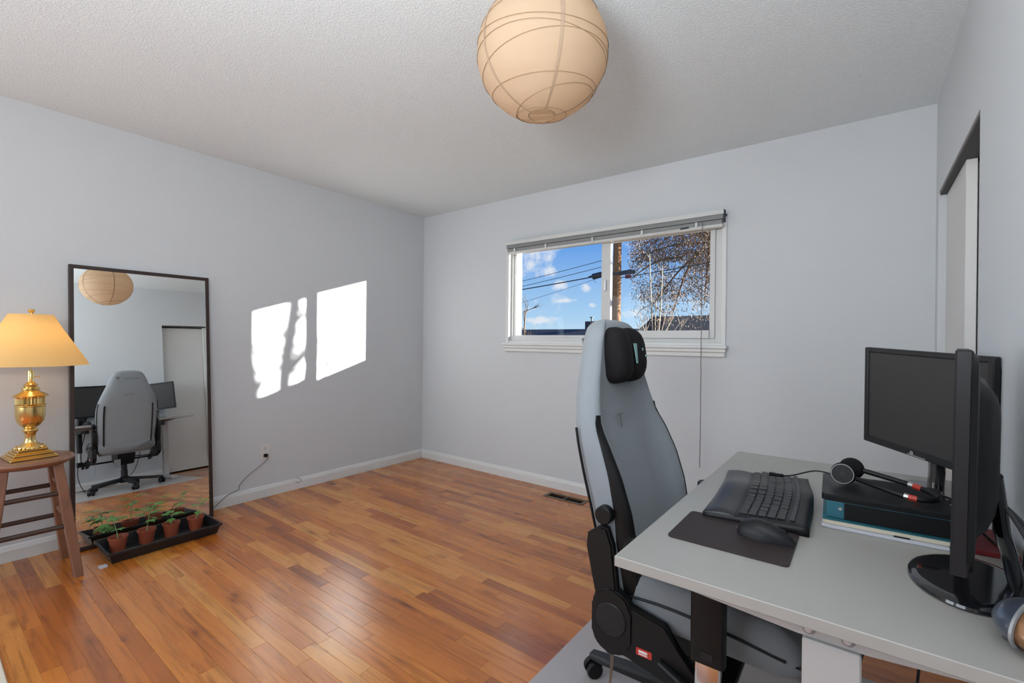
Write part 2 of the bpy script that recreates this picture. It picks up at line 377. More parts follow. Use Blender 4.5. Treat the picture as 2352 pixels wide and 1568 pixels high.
struct('wall_front', b, 'wall')
w2 = empty('added_rear_window', ((SX0+SX1)/2, -RD, SZ0), kind='structure')  # unseen window, made up around the rear fill light
b = nb(); 
for (x0, x1, z0, z1) in ((SX0, SX0+.05, SZ0, SZ1), (SX1-.05, SX1, SZ0, SZ1), (SX0, SX1, SZ0, SZ0+.05), (SX0, SX1, SZ1-.05, SZ1), ((SX0+SX1)/2-.02, (SX0+SX1)/2+.02, SZ0, SZ1)):
    box(b, x0-w2.location.x, x1-w2.location.x, .003, .035, z0-SZ0, z1-SZ0)
obj('window_frame', b, 'vinyl', w2)
b = nb(); box(b, -.12, RW+.9, -RD-.12, .10, RH, RH+.1)
struct('ceiling', b, 'ceiling')
# closet interior and its two sliding doors
b = nb(); box(b, RW+.75, RW+.85, -1.6, 0, -.05, RH); box(b, RW+.115, RW+.85, -1.7, -1.6, -.05, RH)
struct('wall_closet', b, 'wall')
d1 = empty('door_1', (RW+.030, -.38, 0), kind='structure')
b = nb(); box(b, -.0, .034, -.262, .284, .018, CZ-.014, .002); obj('door_panel', b, 'door', d1)
d2 = empty('door_2', (RW+.070, -.86, 0), kind='structure')
b = nb(); box(b, -.0, .025, -.266, .27, .018, CZ-.022, .002); obj('door_panel', b, 'door', d2)
b = nb(); box(b, RW+.006, RW+.110, CY0+.001, CY1-.001, CZ-.013, CZ-.0005); struct('trim_1', b, 'track')
# baseboards
def baseboard(name, p0, p1, nrm, h=.086, th=.013):
    prof = [(0, 0), (th, 0), (th, h*.68), (th*.75, h*.80), (th*.45, h*.94), (0, h)]
    p0 = Vector(p0); p1 = Vector(p1); n = Vector(nrm); b = nb()
    cap_loft(b, [[p+n*d+Vector((0, 0, z)) for d, z in prof] for p in (p0, p1)])
    return struct(name, b, 'white')
baseboard('baseboard_left', (.0005, -RD, 0), (.0005, 0, 0), (1, 0, 0))
baseboard('baseboard_back', (.0135, -.0005, 0), (RW, -.0005, 0), (0, -1, 0))
baseboard('baseboard_right', (RW-.0005, -RD, 0), (RW-.0005, CY0, 0), (-1, 0, 0))
baseboard('baseboard_front', (.0135, -RD+.0005, 0), (RW-.0135, -RD+.0005, 0), (0, 1, 0))

# ------------------------------------------------------------------ strip floor
b = nb(); box(b, -.12, RW+.9, -RD-.12, .10, -.06, -.012)
floor = struct('floor', b, 'stool_dark')
VX0, VX1, VY0, VY1 = 1.632, 1.946, -.205, -.112     # floor register cut-out
planks = []; y = .0; row = 0
rr = random.Random(11)
while y > -RD:
    y1 = max(y-.0572, -RD); x = -rr.random()*.9
    while x < RW+.8:
        L = rr.choice((.28, .38, .5, .62, .78, .95, 1.15)); x1 = min(x+L*rr.uniform(.85, 1.15), RW+.8)
        if RW+.8-x1 < .15: x1 = RW+.8
        if x1 > 0: planks.append((max(x, 0), x1, y1, y))
        x = x1
    y = y1; row += 1
out_p = []
for (x0, x1, y0, y1) in planks:                     # leave the register opening free
    if x1 > VX0 and x0 < VX1 and y1 > VY0+.01 and y0 < VY1-.01:
        if x0 < VX0-.02: out_p.append((x0, VX0, y0, y1))
        if x1 > VX1+.02: out_p.append((VX1, x1, y0, y1))
        if y0 < VY0: out_p.append((max(x0, VX0), min(x1, VX1), y0, VY0))
        if y1 > VY1: out_p.append((max(x0, VX0), min(x1, VX1), VY1, y1))
    else: out_p.append((x0, x1, y0, y1))
def plank_bm(bm, x0, x1, y0, y1, rr):
    g = .00018; zt = rr.uniform(-.0003, 0); e = .0007
    lo = [(x0+g, y0+g), (x1-g, y0+g), (x1-g, y1-g), (x0+g, y1-g)]; hi = [(x0+g+e, y0+g+e), (x1-g-e, y0+g+e), (x1-g-e, y1-g-e), (x0+g+e, y1-g-e)]
    A = [bm.verts.new((*p, -.012)) for p in lo]; B = [bm.verts.new((*p, zt-.0005)) for p in lo]; T = [bm.verts.new((*p, zt)) for p in hi]
    for R1, R2 in ((A, B), (B, T)):
        for i in range(4): j = (i+1) % 4; bm.faces.new((R1[i], R1[j], R2[j], R2[i]))
    bm.faces.new(T)
def vis_area(p):
    x0, x1, y0, y1 = p; tot = 0; n = 8
    for i in range(n):
        xm = x0+(x1-x0)*(i+.5)/n; q = proj((xm, (y0+y1)/2, 0))
        if q is None or not (-10 < q[0] < 2362 and 0 < q[1] < 1578): continue
        if xm > RW: continue
        if q[0] > 1430 and q[1] > 1050 and not (1955 < q[0] < 2120 and q[1] > 1495): continue   # behind the desk and chair
        z = (Vector((xm, y0, 0))-CAM).dot(FW); tot += (x1-x0)/n*(y1-y0)/z**3
    return tot
ranked = sorted(out_p, key=vis_area, reverse=True)
for p in ranked[:300]:
    b = nb(); plank_bm(b, *p, rr); obj('plank', b, 'floor', floor)
b = nb()
for p in ranked[300:]: plank_bm(b, *p, rr)
tag(obj('planks', b, 'floor', floor), kind='stuff')
# floor register
fr = empty('floor_register', ((VX0+VX1)/2, (VY0+VY1)/2, -.0), label='bronze metal floor register set in the wood floor by the back baseboard', cat='floor vent')
b = nb(); hx, hy = (VX1-VX0)/2, (VY1-VY0)/2
for (x0, x1, y0, y1) in ((-hx-.012, -hx+.012, -hy-.012, hy+.012), (hx-.012, hx+.012, -hy-.012, hy+.012), (-hx+.012, hx-.012, -hy-.012, -hy+.012), (-hx+.012, hx-.012, hy-.012, hy+.012), (-.006, .006, -hy+.012, hy-.012)):
    box(b, x0, x1, y0, y1, .0002, .0035, .0008)
obj('vent_frame', b, 'bronze', fr)
for i in range(-9, 10):
    if i == 0: continue
    b = nb(); box(b, i*.0148-.0012, i*.0148+.0012, -hy+.010, hy-.010, -.009, -.001); obj('louver', b, 'dark_gap', fr)

# ------------------------------------------------------------------ window (sliding, in the back wall)
w1 = empty('window_1', (WX0, 0, WZ0), kind='structure')
def wb(name, m, boxes, bev=.0015, parent=w1):
    b = nb()
    for (x0, x1, y0, y1, z0, z1) in boxes: box(b, x0-WX0, x1-WX0, y0, y1, z0-WZ0, z1-WZ0, bev)
    return obj(name, b, m, parent)
FX0, FX1, FZ0, FZ1 = 1.115, 2.848, 1.195, 2.01
wb('window_casing', 'white', [(1.077, 1.108, -.012, .095, WZ0, WZ1), (FX1, 2.875, -.012, .034, WZ0, WZ1), (1.077, 2.875, -.012, .095, FZ1, WZ1+.015), (1.077, 2.875, -.004, .095, WZ0, FZ0)])
wb('window_frame', 'vinyl', [(1.108, 1.130, .030, .062, FZ0, FZ1), (2.80, FX1, .030, .044, FZ0, FZ1), (1.130, 2.80, .030, .062, FZ0, 1.225), (1.130, 2.80, .030, .062, 1.985, FZ1)])
wb('left_sash', 'vinyl', [(1.130, 1.155, .038, .056, 1.225, 1.985), (1.97, 2.01, .038, .056, 1.225, 1.985), (1.155, 1.97, .038, .056, 1.225, 1.245), (1.155, 1.97, .038, .056, 1.962, 1.985)])
s2 = wb('right_sash', 'vinyl', [(1.988, 2.062, .004, .036, 1.225, 1.985), (2.768, 2.80, .018, .036, 1.225, 1.985), (2.062, 2.768, .004, .036, 1.225, 1.278), (2.062, 2.768, .010, .036, 1.940, 1.985)])
wb('outer_frame', 'vinyl', [(1.110, 1.152, .063, .125, 1.205, 1.985), (1.152, 2.80, .057, .10, 1.205, 1.228)])
wb('window_pane', 'glass', [(1.155, 1.97, .045, .047, 1.245, 1.962)], 0)
wb('window_pane', 'glass', [(2.062, 2.768, .026, .028, 1.278, 1.940)], 0)
wb('window_latch', 'steel', [(2.015, 2.030, -.008, .0035, 1.58, 1.66)], .002)
wb('window_sill', 'white', [(1.055, 2.888, -.045, .030, 1.157, 1.178)], .004)
wb('sill_moulding', 'white', [(1.064, 2.880, -.034, -.001, 1.133, 1.157), (1.069, 2.874, -.022, -.001, 1.103, 1.133)], .004)

# raised blind with valance
bl = empty('window_blind', (1.99, -.03, 1.94), label='raised white mini blind with wide headrail above the sliding window', cat='window blind')
def bb(name, m, x0, x1, y0, y1, z0, z1, bev=.001, parent=bl):
    b = nb(); box(b, x0-1.99, x1-1.99, y0+.03, y1+.03, z0-1.94, z1-1.94, bev); return obj(name, b, m, parent)
bb('valance', 'blind', 1.106, 2.868, -.066, -.061, 2.018, 2.048)
bb('valance_return', 'sidings', 2.864, 2.870, -.061, -.014, 1.972, 2.048, 0)
bb('headrail', 'rail_shade', 1.112, 2.862, -.056, -.014, 1.990, 2.044)
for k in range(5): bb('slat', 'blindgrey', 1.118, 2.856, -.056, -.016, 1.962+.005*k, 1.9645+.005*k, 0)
bb('bottom_rail', 'blind', 1.114, 2.862, -.062, -.016, 1.938, 1.960, .006)
for x in (1.205, 1.52, 1.94, 2.33, 2.70): bb('slat_clip', 'blind', x-.008, x+.008, -.068, -.060, 1.946, 1.985, .002)
b = nb(); tube(b, [(2.42-1.99, -.037, 1.947-1.94), (2.66-1.99, -.037, 1.957-1.94)], .0035, 8); obj('tilt_wand', b, 'blind', bl)
b = nb(); tube(b, [(2.60-1.99, -.042, 1.9545-1.94), (2.655-1.99, -.042, 1.957-1.94)], .0052, 8); obj('wand_grip', b, 'sidings', bl)
rc = random.Random(3); pts = []
for k in range(34):
    z = 1.985-k*(1.60/33); pts.append((2.742-1.99+rc.uniform(-.0012, .0012), -.045+rc.uniform(-.001, .001), z-1.94))
b = nb(); tube(b, pts, .0024, 6); obj('lift_cord', b, 'clearcord', bl)

# ------------------------------------------------------------------ leaning mirror
MT = math.atan2(.14, 1.59); MY0, MY1 = -2.655, -1.957
mr = empty('floor_mirror', (.135, (MY0+MY1)/2, .0), label='tall rectangular mirror in thin dark frame leaning against the left wall', cat='mirror')
mr.rotation_euler = (0, -math.atan2(.125, 1.597), 0)
hw = (MY1-MY0)/2; MH = 1.603; fw = .021
def mb(name, m, y0, y1, z0, z1, x0=-.013, x1=.013, bev=.0015):
    b = nb(); box(b, x0, x1, y0, y1, z0, z1, bev); return obj(name, b, m, mr)
mb('frame_side', 'frame_wood', -hw, -hw+fw, .002, MH); mb('frame_side', 'frame_wood', hw-fw, hw, .002, MH)
mb('frame_rail', 'frame_wood', -hw+fw, hw-fw, MH-fw, MH); mb('frame_rail', 'frame_wood', -hw+fw, hw-fw, .002, .002+fw)
mb('mirror_glass', 'mirror', -hw+fw-.002, hw-fw+.002, fw, MH-fw+.002, -.004, .008, 0)
mb('backing_board', 'black', -hw+fw-.004, hw-fw+.004, fw, MH-fw, -.009, -.005, 0)

# ------------------------------------------------------------------ stool and table lamp
SCX, SCY, SZ = .325, -2.84, .595
st = empty('round_stool', (SCX, SCY, 0), label='brown wooden four-legged stool under the brass lamp', cat='stool')
b = nb(); lathe(b, [(0, SZ-.034), (.145, SZ-.034), (.163, SZ-.022), (.167, SZ-.012), (.160, SZ-.002), (.150, SZ), (0, SZ)], seg=40); obj('seat', b, 'stool', st, smooth=True)
def legpt(sx, sy, z):
    k = (SZ-.03-z)/(SZ-.03); return Vector((sx*(.088+.068*k), sy*(.092+.068*k), z))
for sx in (-1, 1):
    for sy in (-1, 1):
        a, c = legpt(sx, sy, .0), legpt(sx, sy, SZ-.033); b = nb(); rings = []
        for k in range(5):
            p = a.lerp(c, k/4); h = .0175+.003*math.sin(PI*k/4)
            rings.append([p+Vector((dx*h, dy*h, 0)) for dx, dy in ((-1, -.8), (-.8, -1), (.8, -1), (1, -.8), (1, .8), (.8, 1), (-.8, 1), (-1, .8))])
        cap_loft(b, rings); l = obj('leg', b, 'stool', st)
        b = nb(); disc(b, a+Vector((0, 0, .0022)), (0, 0, 1), .015, .004, 16); obj('foot_glide', b, 'steel', l)
def rung(p, q, m='stool_dark', r=.0115):
    b = nb(); tube(b, [p, p.lerp(q, .5), q], r, 10); obj('rung', b, m, st, smooth=True)
rung(legpt(-1, -1, .418), legpt(-1, 1, .418)); rung(legpt(-1, -1, .252), legpt(-1, 1, .252))
rung(legpt(1, -1, .418), legpt(1, 1, .418)); rung(legpt(1, -1, .255), legpt(1, 1, .255))  # front rungs: their backlit shade is put into the dark colour
for z in (.455, .295):
    for sy in (-1, 1): rung(legpt(-1, sy, z), legpt(1, sy, z), 'stool')

lp = empty('table_lamp', (SCX, SCY+.005, SZ+.0005), 0.10, label='polished brass urn table lamp with lit cream shade on the stool', cat='table lamp')
b = nb()
for (h, z0, z1) in ((.085, 0, .010), (.080, .010, .016), (.072, .016, .028), (.064, .028, .034), (.054, .034, .048)): box(b, -h, h, -h, h, z0, z1, .003)
obj('base', b, 'brass', lp)
b = nb(); lathe(b, [(.050, .048), (.046, .056), (.034, .066), (.024, .074), (.021, .082), (.019, .105), (.022, .122), (.028, .128), (.030, .134), (.026, .140), (.020, .146)], seg=32); obj('stem', b, 'brass', lp, smooth=True)
b = nb(); lathe(b, [(.0, .143), (.022, .146), (.036, .158), (.048, .178), (.053, .205), (.054, .235), (.0535, .250), (.057, .254), (.057, .258), (.052, .261)], seg=40); obj('urn', b, 'brass', lp, smooth=True)
b = nb(); seg = 48; rings = []
for z in (.261, .264, .292, .296):
    rings.append([((.050+.0028*(1 if k % 2 else -1)*(0 if z in (.261, .296) else 1))*math.cos(2*PI*k/seg), (.050+.0028*(1 if k % 2 else -1)*(0 if z in (.261, .296) else 1))*math.sin(2*PI*k/seg), z) for k in range(seg)])
cap_loft(b, rings, False); obj('fluted_collar', b, 'brass', lp)
b = nb(); lathe(b, [(.052, .296), (.063, .300), (.064, .305), (.052, .313), (.036, .322), (.030, .330), (.034, .335), (.034, .340), (.022, .345), (.025, .352), (.025, .358), (.016, .364), (.0115, .372), (.0115, .425), (0, .425)], seg=32); obj('lid', b, 'brass', lp, smooth=True)
b = nb()
for k in range(20):
    a = 2*PI*k/20; disc(b, (.052*math.cos(a), .052*math.sin(a), .053), (math.cos(a), math.sin(a), .6), .007, .006, 10, .002)
obj('bead_rim', b, 'brass', lp, smooth=True)
b = nb(); n = 56; rings = []
for z, r in ((.453, .214), (.455, .213), (.52, .178), (.58, .144), (.64, .110), (.700, .080), (.702, .081)):
    rings.append([(r*math.cos(2*PI*k/n), r*math.sin(2*PI*k/n), z) for k in range(n)])
cap_loft(b, rings, False); sh = obj('lamp_shade', b, 'shade', lp, smooth='full')
b = nb(); tube(b, [(.0, 0, .425), (0, .0, .705)], .003, 6); tube(b, [(-.08, 0, .694), (.08, 0, .694)], .0018, 6); tube(b, [(0, -.08, .694), (0, .08, .694)], .0018, 6); obj('shade_spider', b, 'brass', lp)
b = nb(); lathe(b, [(0, .700), (.006, .702), (.005, .708), (.011, .714), (.013, .720), (.010, .727), (0, .730)], seg=16); obj('finial', b, 'brass', lp, smooth=True)
b = nb(); lathe(b, [(0, .50), (.018, .505), (.028, .525), (.028, .545), (.016, .57), (.013, .59), (0, .59)], seg=16)
M['bulb'] = mat('lit_bulb', (1, .9, .7), .4, vary=False, emit=(1, .75, .42, 6)); obj('bulb', b, 'bulb', lp, smooth=True)
b = nb(); disc(b, (.068, .01, .385), (1, 0, 0), .0, .0, 8) if False else tube(b, [(.0, .012, .395), (.0, .032, .395)], .0025, 6); obj('switch', b, 'brass', lp)
point('table_lamp_bulb', (SCX, SCY+.005, SZ+.555), 2.7, (1, .58, .23), .03)
b = nb(); tube(b, smooth_path([(.115, -2.80, .555), (.105, -2.74, .55), (.085, -2.69, .525), (.060, -2.63, .49), (.050, -2.55, .40), (.045, -2.50, .20), (.040, -2.48, .010)]), .0025, 6)
tag(obj('lamp_cord', b, 'cord'), 'thin dark lamp cord hanging behind the round stool', 'cord')

# ------------------------------------------------------------------ paper lantern
LC = Vector((2.715, -1.925, 2.151)); LR, LH = .218, .203
ln = empty('paper_lantern', (LC.x, LC.y, LC.z+LH), label='round cream paper lantern with wire ribs hanging from the ceiling', cat='pendant lamp')
rl = random.Random(5); b = nb(); n, mseg = 60, 40; rings = []
a0 = .20; 
for j in range(mseg+1):
    ph = a0+(PI-2*a0)*j/mseg; rings.append([])
    for k in range(n):
        th = 2*PI*k/n; w = 1+.006*noise.noise(Vector((math.cos(th)*3, math.sin(th)*3, ph*3)))-.006*abs(math.sin(ph*7))
        rings[-1].append((LR*math.sin(ph)*w*math.cos(th), LR*math.sin(ph)*w*math.sin(th), LH*math.cos(ph)*w-LH))
cap_loft(b, rings, False); obj('paper_shade', b, 'lantern', ln, smooth='full')
def lring(tilt, az, off, r=.0011, s=1.004, name='wire_rib'):
    pts = []; q = Matrix.Rotation(az, 3, 'Z') @ Matrix.Rotation(tilt, 3, 'X')
    rr_ = math.sqrt(max(0, 1-off*off))
    for k in range(49):
        th = 2*PI*k/48; p = q @ Vector((rr_*math.cos(th), rr_*math.sin(th), off)); p.normalize()
        pts.append((p.x*LR*s, p.y*LR*s, p.z*LH*s-LH))
    b = nb(); tube(b, pts, r, 5); obj(name, b, 'rib', ln, smooth=True)
for off, ti, az in ((-.92, .16, .6), (-.80, -.26, 2.4), (-.60, .14, .2), (-.30, -.16, 1.7), (-.18, .10, 2.9), (.12, .16, .9), (.42, -.12, 2.2), (.66, .12, .5), (.86, -.05, .3)):
    lring(ti, az, off)
for k in range(5):                                   # overlapping paper seams
    a = 2*PI*k/5+.55; rings = []
    for j in range(25):
        ph = a0+.02+(PI-2*a0-.02)*j/24; wd = .0040*math.sin(ph)+.0012
        c = Vector((LR*math.sin(ph)*math.cos(a), LR*math.sin(ph)*math.sin(a), LH*math.cos(ph)-LH)); s = Vector((-math.sin(a), math.cos(a), 0)); o_ = Vector((math.cos(a), math.sin(a), 0))*.0012+Vector((0, 0, .001*math.cos(ph)))
        rings.append([c-s*wd+o_*.3, c-s*wd+o_, c+s*wd+o_, c+s*wd+o_*.3])
    b = nb(); cap_loft(b, rings); obj('paper_seam', b, mat('paper_seam', (.36, .25, .17), .8) if k == 0 else bpy.data.materials['paper_seam'], ln)
for sgn in (-1, 1):
    pts = [(LR*math.sin(a0)*1.01*math.cos(2*PI*k/32), LR*math.sin(a0)*1.01*math.sin(2*PI*k/32), sgn*LH*math.cos(a0)-LH) for k in range(33)]
    b = nb(); tube(b, pts, .0016, 6); obj('rim_ring', b, 'rib', ln, smooth=True)
b = nb(); tube(b, [(-.030, -.018, -LH-LH*math.cos(a0)), (.030, .018, -LH-LH*math.cos(a0))], .0012, 6); obj('crossbar', b, 'rib', ln)
b = nb(); tube(b, [(0, 0, -.10), (0, 0, RH-.012-LC.z-LH)], .003, 8); obj('hanging_cord', b, 'white', ln)
b = nb(); disc(b, (0, 0, RH-.011-LC.z-LH), (0, 0, 1), .055, .022, 28, .004); obj('ceiling_canopy', b, 'white', ln, smooth=True)
b = nb(); lathe(b, [(0, -.20), (.02, -.195), (.03, -.17), (.026, -.145), (.015, -.12), (.014, -.10), (0, -.10)], seg=20)
M['bulb2'] = mat('lit_bulb_soft', (1, .95, .85), .4, vary=False, emit=(1, .88, .72, 2.2)); obj('bulb', b, 'bulb2', ln, smooth=True)
point('lantern_bulb', (LC.x, LC.y, LC.z+.02), 1.15, (1, .88, .74), .04)

# ------------------------------------------------------------------ wall outlet, plug and cords
oy, oz = -1.562, .34
ol = empty('wall_outlet', (0.0005, oy, oz), label='grey duplex wall outlet plate low on the left wall', cat='outlet')
b = nb(); box(b, 0, .005, -.035, .035, -.057, .057, .0018, seg=2); obj('cover_plate', b, 'door', ol)
for z in (.026, -.026):
    b = nb(); prism(b, rrect(-.017, .017, z-.016, z+.016, .010), 'x', .004, .0065); rcp = obj('receptacle', b, 'door', ol)
    b = nb(); box(b, .0062, .0069, -.008, -.0055, z-.002, z+.008); box(b, .0062, .0069, .0055, .008, z-.002, z+.007); disc(b, (.0066, 0, z-.009), (1, 0, 0), .003, .0006, 12); obj('slot', b, 'dark_gap', rcp)
b = nb(); disc(b, (.0055, 0, 0), (1, 0, 0), .0028, .002, 12); obj('screw', b, 'steel', ol)
pc = empty('plugged_cord', (.02, oy, oz-.026), label='thin black power cord plugged into the outlet running behind the mirror', cat='cord')
b = nb(); box(b, -.0128, .012, -.013, .013, -.010, .012, .004, seg=2); obj('plug', b, 'black', pc, smooth=True)
cordp = [(.030, -1.558, .318), (.036, -1.560, .290), (.030, -1.585, .262), (.022, -1.69, .19), (.020, -1.745, .135), (.020, -1.752, .105), (.020, -1.82, .085), (.020, -1.875, .045), (.022, -1.92, .012), (.03, -1.97, .004), (.05, -2.1, .003), (.06, -2.4, .003)]
b = nb(); tube(b, [Vector(p)-Vector(pc.location) for p in smooth_path(cordp)], .0022, 6); obj('cable', b, 'cord', pc, smooth=True)
b = nb(); tube(b, smooth_path([(.0015, -1.318, .087), (.018, -1.320, .091), (.02, -1.300, .084), (.019, -1.285, .066), (.017, -1.29, .052), (.016, -1.31, .050), (.016, -1.33, .06)]), .0014, 6)
tag(obj('cable_stub', b, 'cord', smooth=True), 'short curled grey wire stub poking out above the left baseboard', 'cable')
b = nb()

# ------------------------------------------------------------------ tray of seedlings
tr = empty('seedling_tray', (.333, -2.298, 0), .01, label='long shallow black plastic tray of pots in front of the mirror', cat='plant tray')
TX, TY, TH = .138, .268, .060
def ringz(hx, hy, z): return [(sx*hx, sy*hy, z) for sx, sy in ((-1, -1), (1, -1), (1, 1), (-1, 1))]
b = nb(); cap_loft(b, [ringz(TX-.020, TY-.020, .001), ringz(TX-.004, TY-.004, TH-.004), ringz(TX, TY, TH-.004), ringz(TX+.002, TY+.002, TH-.010), ringz(TX+.004, TY+.004, TH-.010), ringz(TX+.003, TY+.003, TH), ringz(TX-.006, TY-.006, TH), ringz(TX-.022, TY-.022, .004)])
obj('tray_body', b, 'tray', tr)
for i in range(-4, 5):
    b = nb(); box(b, -TX+.028, TX-.028, i*.054-.002, i*.054+.002, .0035, .0055); obj('tray_rib', b, 'tray', tr)
b = nb(); box(b, .33, .375, -2.552-.02, -2.552+.016, .0, .0) if False else prism(b, rrect(.435, .478, -2.60, -2.565, .008), 'z', .0004, .004)
tag(obj('felt_pad', b, 'paper'), 'small pale pad on the floor beside the near corner of the tray', 'pad')
def leaflet(bm, base, d, up, L, w):
    d = d.normalized(); s = d.cross(up).normalized(); u = s.cross(d).normalized()
    c = [(0, 0, 0), (.18, .55, .02), (.42, .95, .03), (.62, .70, .0), (.82, .42, -.05), (1, 0, -.14)]
    mid = [bm.verts.new(base+d*L*t_+u*L*z_*1.2) for t_, _, z_ in c]
    Lf = [mid[0]]+[bm.verts.new(base+d*L*t_+s*w*h_+u*L*(z_-.05)) for t_, h_, z_ in c[1:-1]]+[mid[-1]]
    Rt = [mid[0]]+[bm.verts.new(base+d*L*t_-s*w*h_+u*L*(z_-.05)) for t_, h_, z_ in c[1:-1]]+[mid[-1]]
    for i in range(len(c)-1):
        for A_ in (Lf, Rt):
            vs = []
            for v in (mid[i], mid[i+1], A_[i+1], A_[i]):
                if v not in vs: vs.append(v)
            if len(vs) > 2: bm.faces.new(vs)
plant_specs = [
 (-2.487, .115, 'bushy', 'terracotta plastic pot with the bushiest seedling drooping left, nearest the tray corner', 11, (-.02, -.01)),
 (-2.358, .150, 'tall', 'terracotta plastic pot with a tall upright seedling, second from the near end', 21, (.005, .012)),
 (-2.238, .100, 'short', 'terracotta plastic pot with a short leafy seedling, third along the tray', 31, (.0, .006)),
 (-2.112, .120, 'sparse', 'terracotta plastic pot with a sparse thin seedling at the far end of tray', 41, (-.005, .02))]
PLN = {'bushy': (9, 1.25), 'tall': (7, 1.1), 'short': (7, 1.0), 'sparse': (5, .8)}
for (py, hgt, kind_, lab, seed, lean) in plant_specs:
    pr = random.Random(seed); px_ = .300+pr.uniform(-.006, .006)
    pt = empty('seedling_pot', (px_, py, .0065), label=lab, cat='potted plant', group='potted seedlings in the tray')
    b = nb(); lathe(b, [(0, 0), (.031, 0), (.0325, .004), (.041, .068), (.0445, .069), (.0455, .080), (.0435, .0805), (.0395, .070), (.0315, .01), (0, .008)], seg=32); obj('pot', b, 'pot', pt, smooth=True)
    b = nb(); lathe(b, [(.0, .058), (.02, .060), (.0355, .056), (.034, .04), (0, .04)], seg=20); obj('soil', b, 'soil', pt, smooth=True)
    top = Vector((lean[0]*2.2, lean[1]*2.2, .058+hgt)); sp_ = smooth_path([Vector((0, 0, .05)), Vector((lean[0]*.3, lean[1]*.4, .06+hgt*.35)), Vector((lean[0]*1.2, lean[1]*1.1, .06+hgt*.7)), top], 4)
    b = nb(); tube(b, sp_, .0028, 6, taper=.5); obj('stem', b, 'stem', pt, smooth=True)
    nl, sc = PLN[kind_]
    for i in range(nl):
        f = .45+.55*i/(nl-1); p = sp_[min(int(f*(len(sp_)-1)), len(sp_)-1)]; az = i*2.4+pr.uniform(-.4, .4)
        if kind_ == 'bushy' and i % 2: az = pr.uniform(-2.4, -.9)
        out_ = Vector((math.cos(az)*.7, math.sin(az), pr.uniform(-.1, .55))); PL = pr.uniform(.022, .042)*sc
        e1 = p+out_*PL*.6; e2 = p+out_*PL+Vector((0, 0, -PL*.12))
        b = nb(); tube(b, [p, e1, e2], .0012, 5); lf = obj('leaf_stalk', b, 'stem', pt)
        b = nb(); upv = Vector((0, 0, 1)); d0 = out_.normalized()
        s0 = d0.cross(upv).normalized()
        for (bs, dd, LL) in ((e2, d0+Vector((0, 0, -.35)), .026), (e1, d0*.5+s0-Vector((0, 0, .2)), .018), (e1, d0*.5-s0-Vector((0, 0, .2)), .018), (e1.lerp(e2, .8), d0+s0*1.1-Vector((0, 0, .3)), .018), (e1.lerp(e2, .8), d0-s0*1.1-Vector((0, 0, .3)), .018)):
            leaflet(b, bs, dd, upv, LL*1.45*sc*pr.uniform(.9, 1.2), .0100*sc)
        obj('leaf', b, 'leaf', lf)

# rug corner at lower left
rg = empty('orange_rug', (1.32, -3.6, 0), label='orange rug with an ivory border, its edge peeking at bottom left', cat='rug')
b = nb(); box(b, -.98, .65, -.55, .606, .0005, .010, .003); obj('rug_border', b, 'ivory', rg)
b = nb(); box(b, -.94, .61, -.51, .566, .0095, .013, .001); obj('rug_field', b, 'orange_rug', rg)

# ------------------------------------------------------------------ chair mat
b = nb(); prism(b, rrect(2.665, 3.72, -2.62, -1.135, .03), 'z', .0006, .0032)
tag(obj('chair_mat', b, 'mat_grey'), 'large grey translucent vinyl chair mat on the wood floor under the desk', 'floor mat')

# ------------------------------------------------------------------ gaming chair
HX, HY, MZ = 3.15, -1.735, .0034
gc = empty('gaming_chair', (HX, HY, MZ), 0, label='high-backed blue-grey fabric gaming chair with black headrest pillow at the desk', cat='chair')
def interp(tab, z):
    if z <= tab[0][0]: return tab[0][1:]
    for a, c in zip(tab, tab[1:]):
        if z <= c[0]:
            k = (z-a[0])/(c[0]-a[0]); k = k*k*(3-2*k) if False else k
            return tuple(u+(v-u)*k for u, v in zip(a[1:], c[1:]))
    return tab[-1][1:]
# z : back surface x, half width, wing depth, centre pad depth
BT = [(.385, -.130, .225, .085, .080), (.42, -.150, .240, .095, .090), (.50, -.177, .252, .126, .094), (.60, -.203, .256, .140, .092), (.70, -.226, .258, .146, .086), (.80, -.252, .260, .140, .080), (.88, -.272, .258, .122, .078), (.94, -.288, .248, .104, .078), (1.00, -.298, .228, .098, .080), (1.06, -.305, .203, .094, .084), (1.12, -.309, .178, .091, .086), (1.18, -.312, .157, .088, .086), (1.215, -.309, .143, .084, .083), (1.238, -.306, .128, .076, .076), (1.252, -.299, .108, .062, .062), (1.261, -.288, .082, .040, .042), (1.266, -.275, .05, .014, .016)]
def bsec(z, off=0.):
    bx, w, D, P_ = interp(BT, z); r = []; q_ = min(1, D/.085)
    half = [(0, 0), (.45, .0), (.78, .006*q_), (.93, .020*q_), (1.0, .048*q_), (1.0, .62*D), (.985, .86*D), (.945, .985*D), (.90, 1.0*D), (.845, .94*D), (.78, .60*D+.36*P_), (.70, P_*.985), (.40, P_*1.01), (0, P_*1.02)]
    full = [(u, d) for u, d in half]+[(-u, d) for u, d in reversed(half[1:-1])]
    return [(bx+d, u*w, z) for u, d in full]
zs = []
z = .385
while z < 1.24: zs.append(z); z += .0135
zs += [1.247, 1.254, 1.260, 1.264, 1.266]; zs = sorted(set(round(q, 4) for q in zs))
b = nb(); cap_loft(b, [bsec(z) for z in zs]); back = obj('backrest', b, 'fabric', gc, smooth='full')
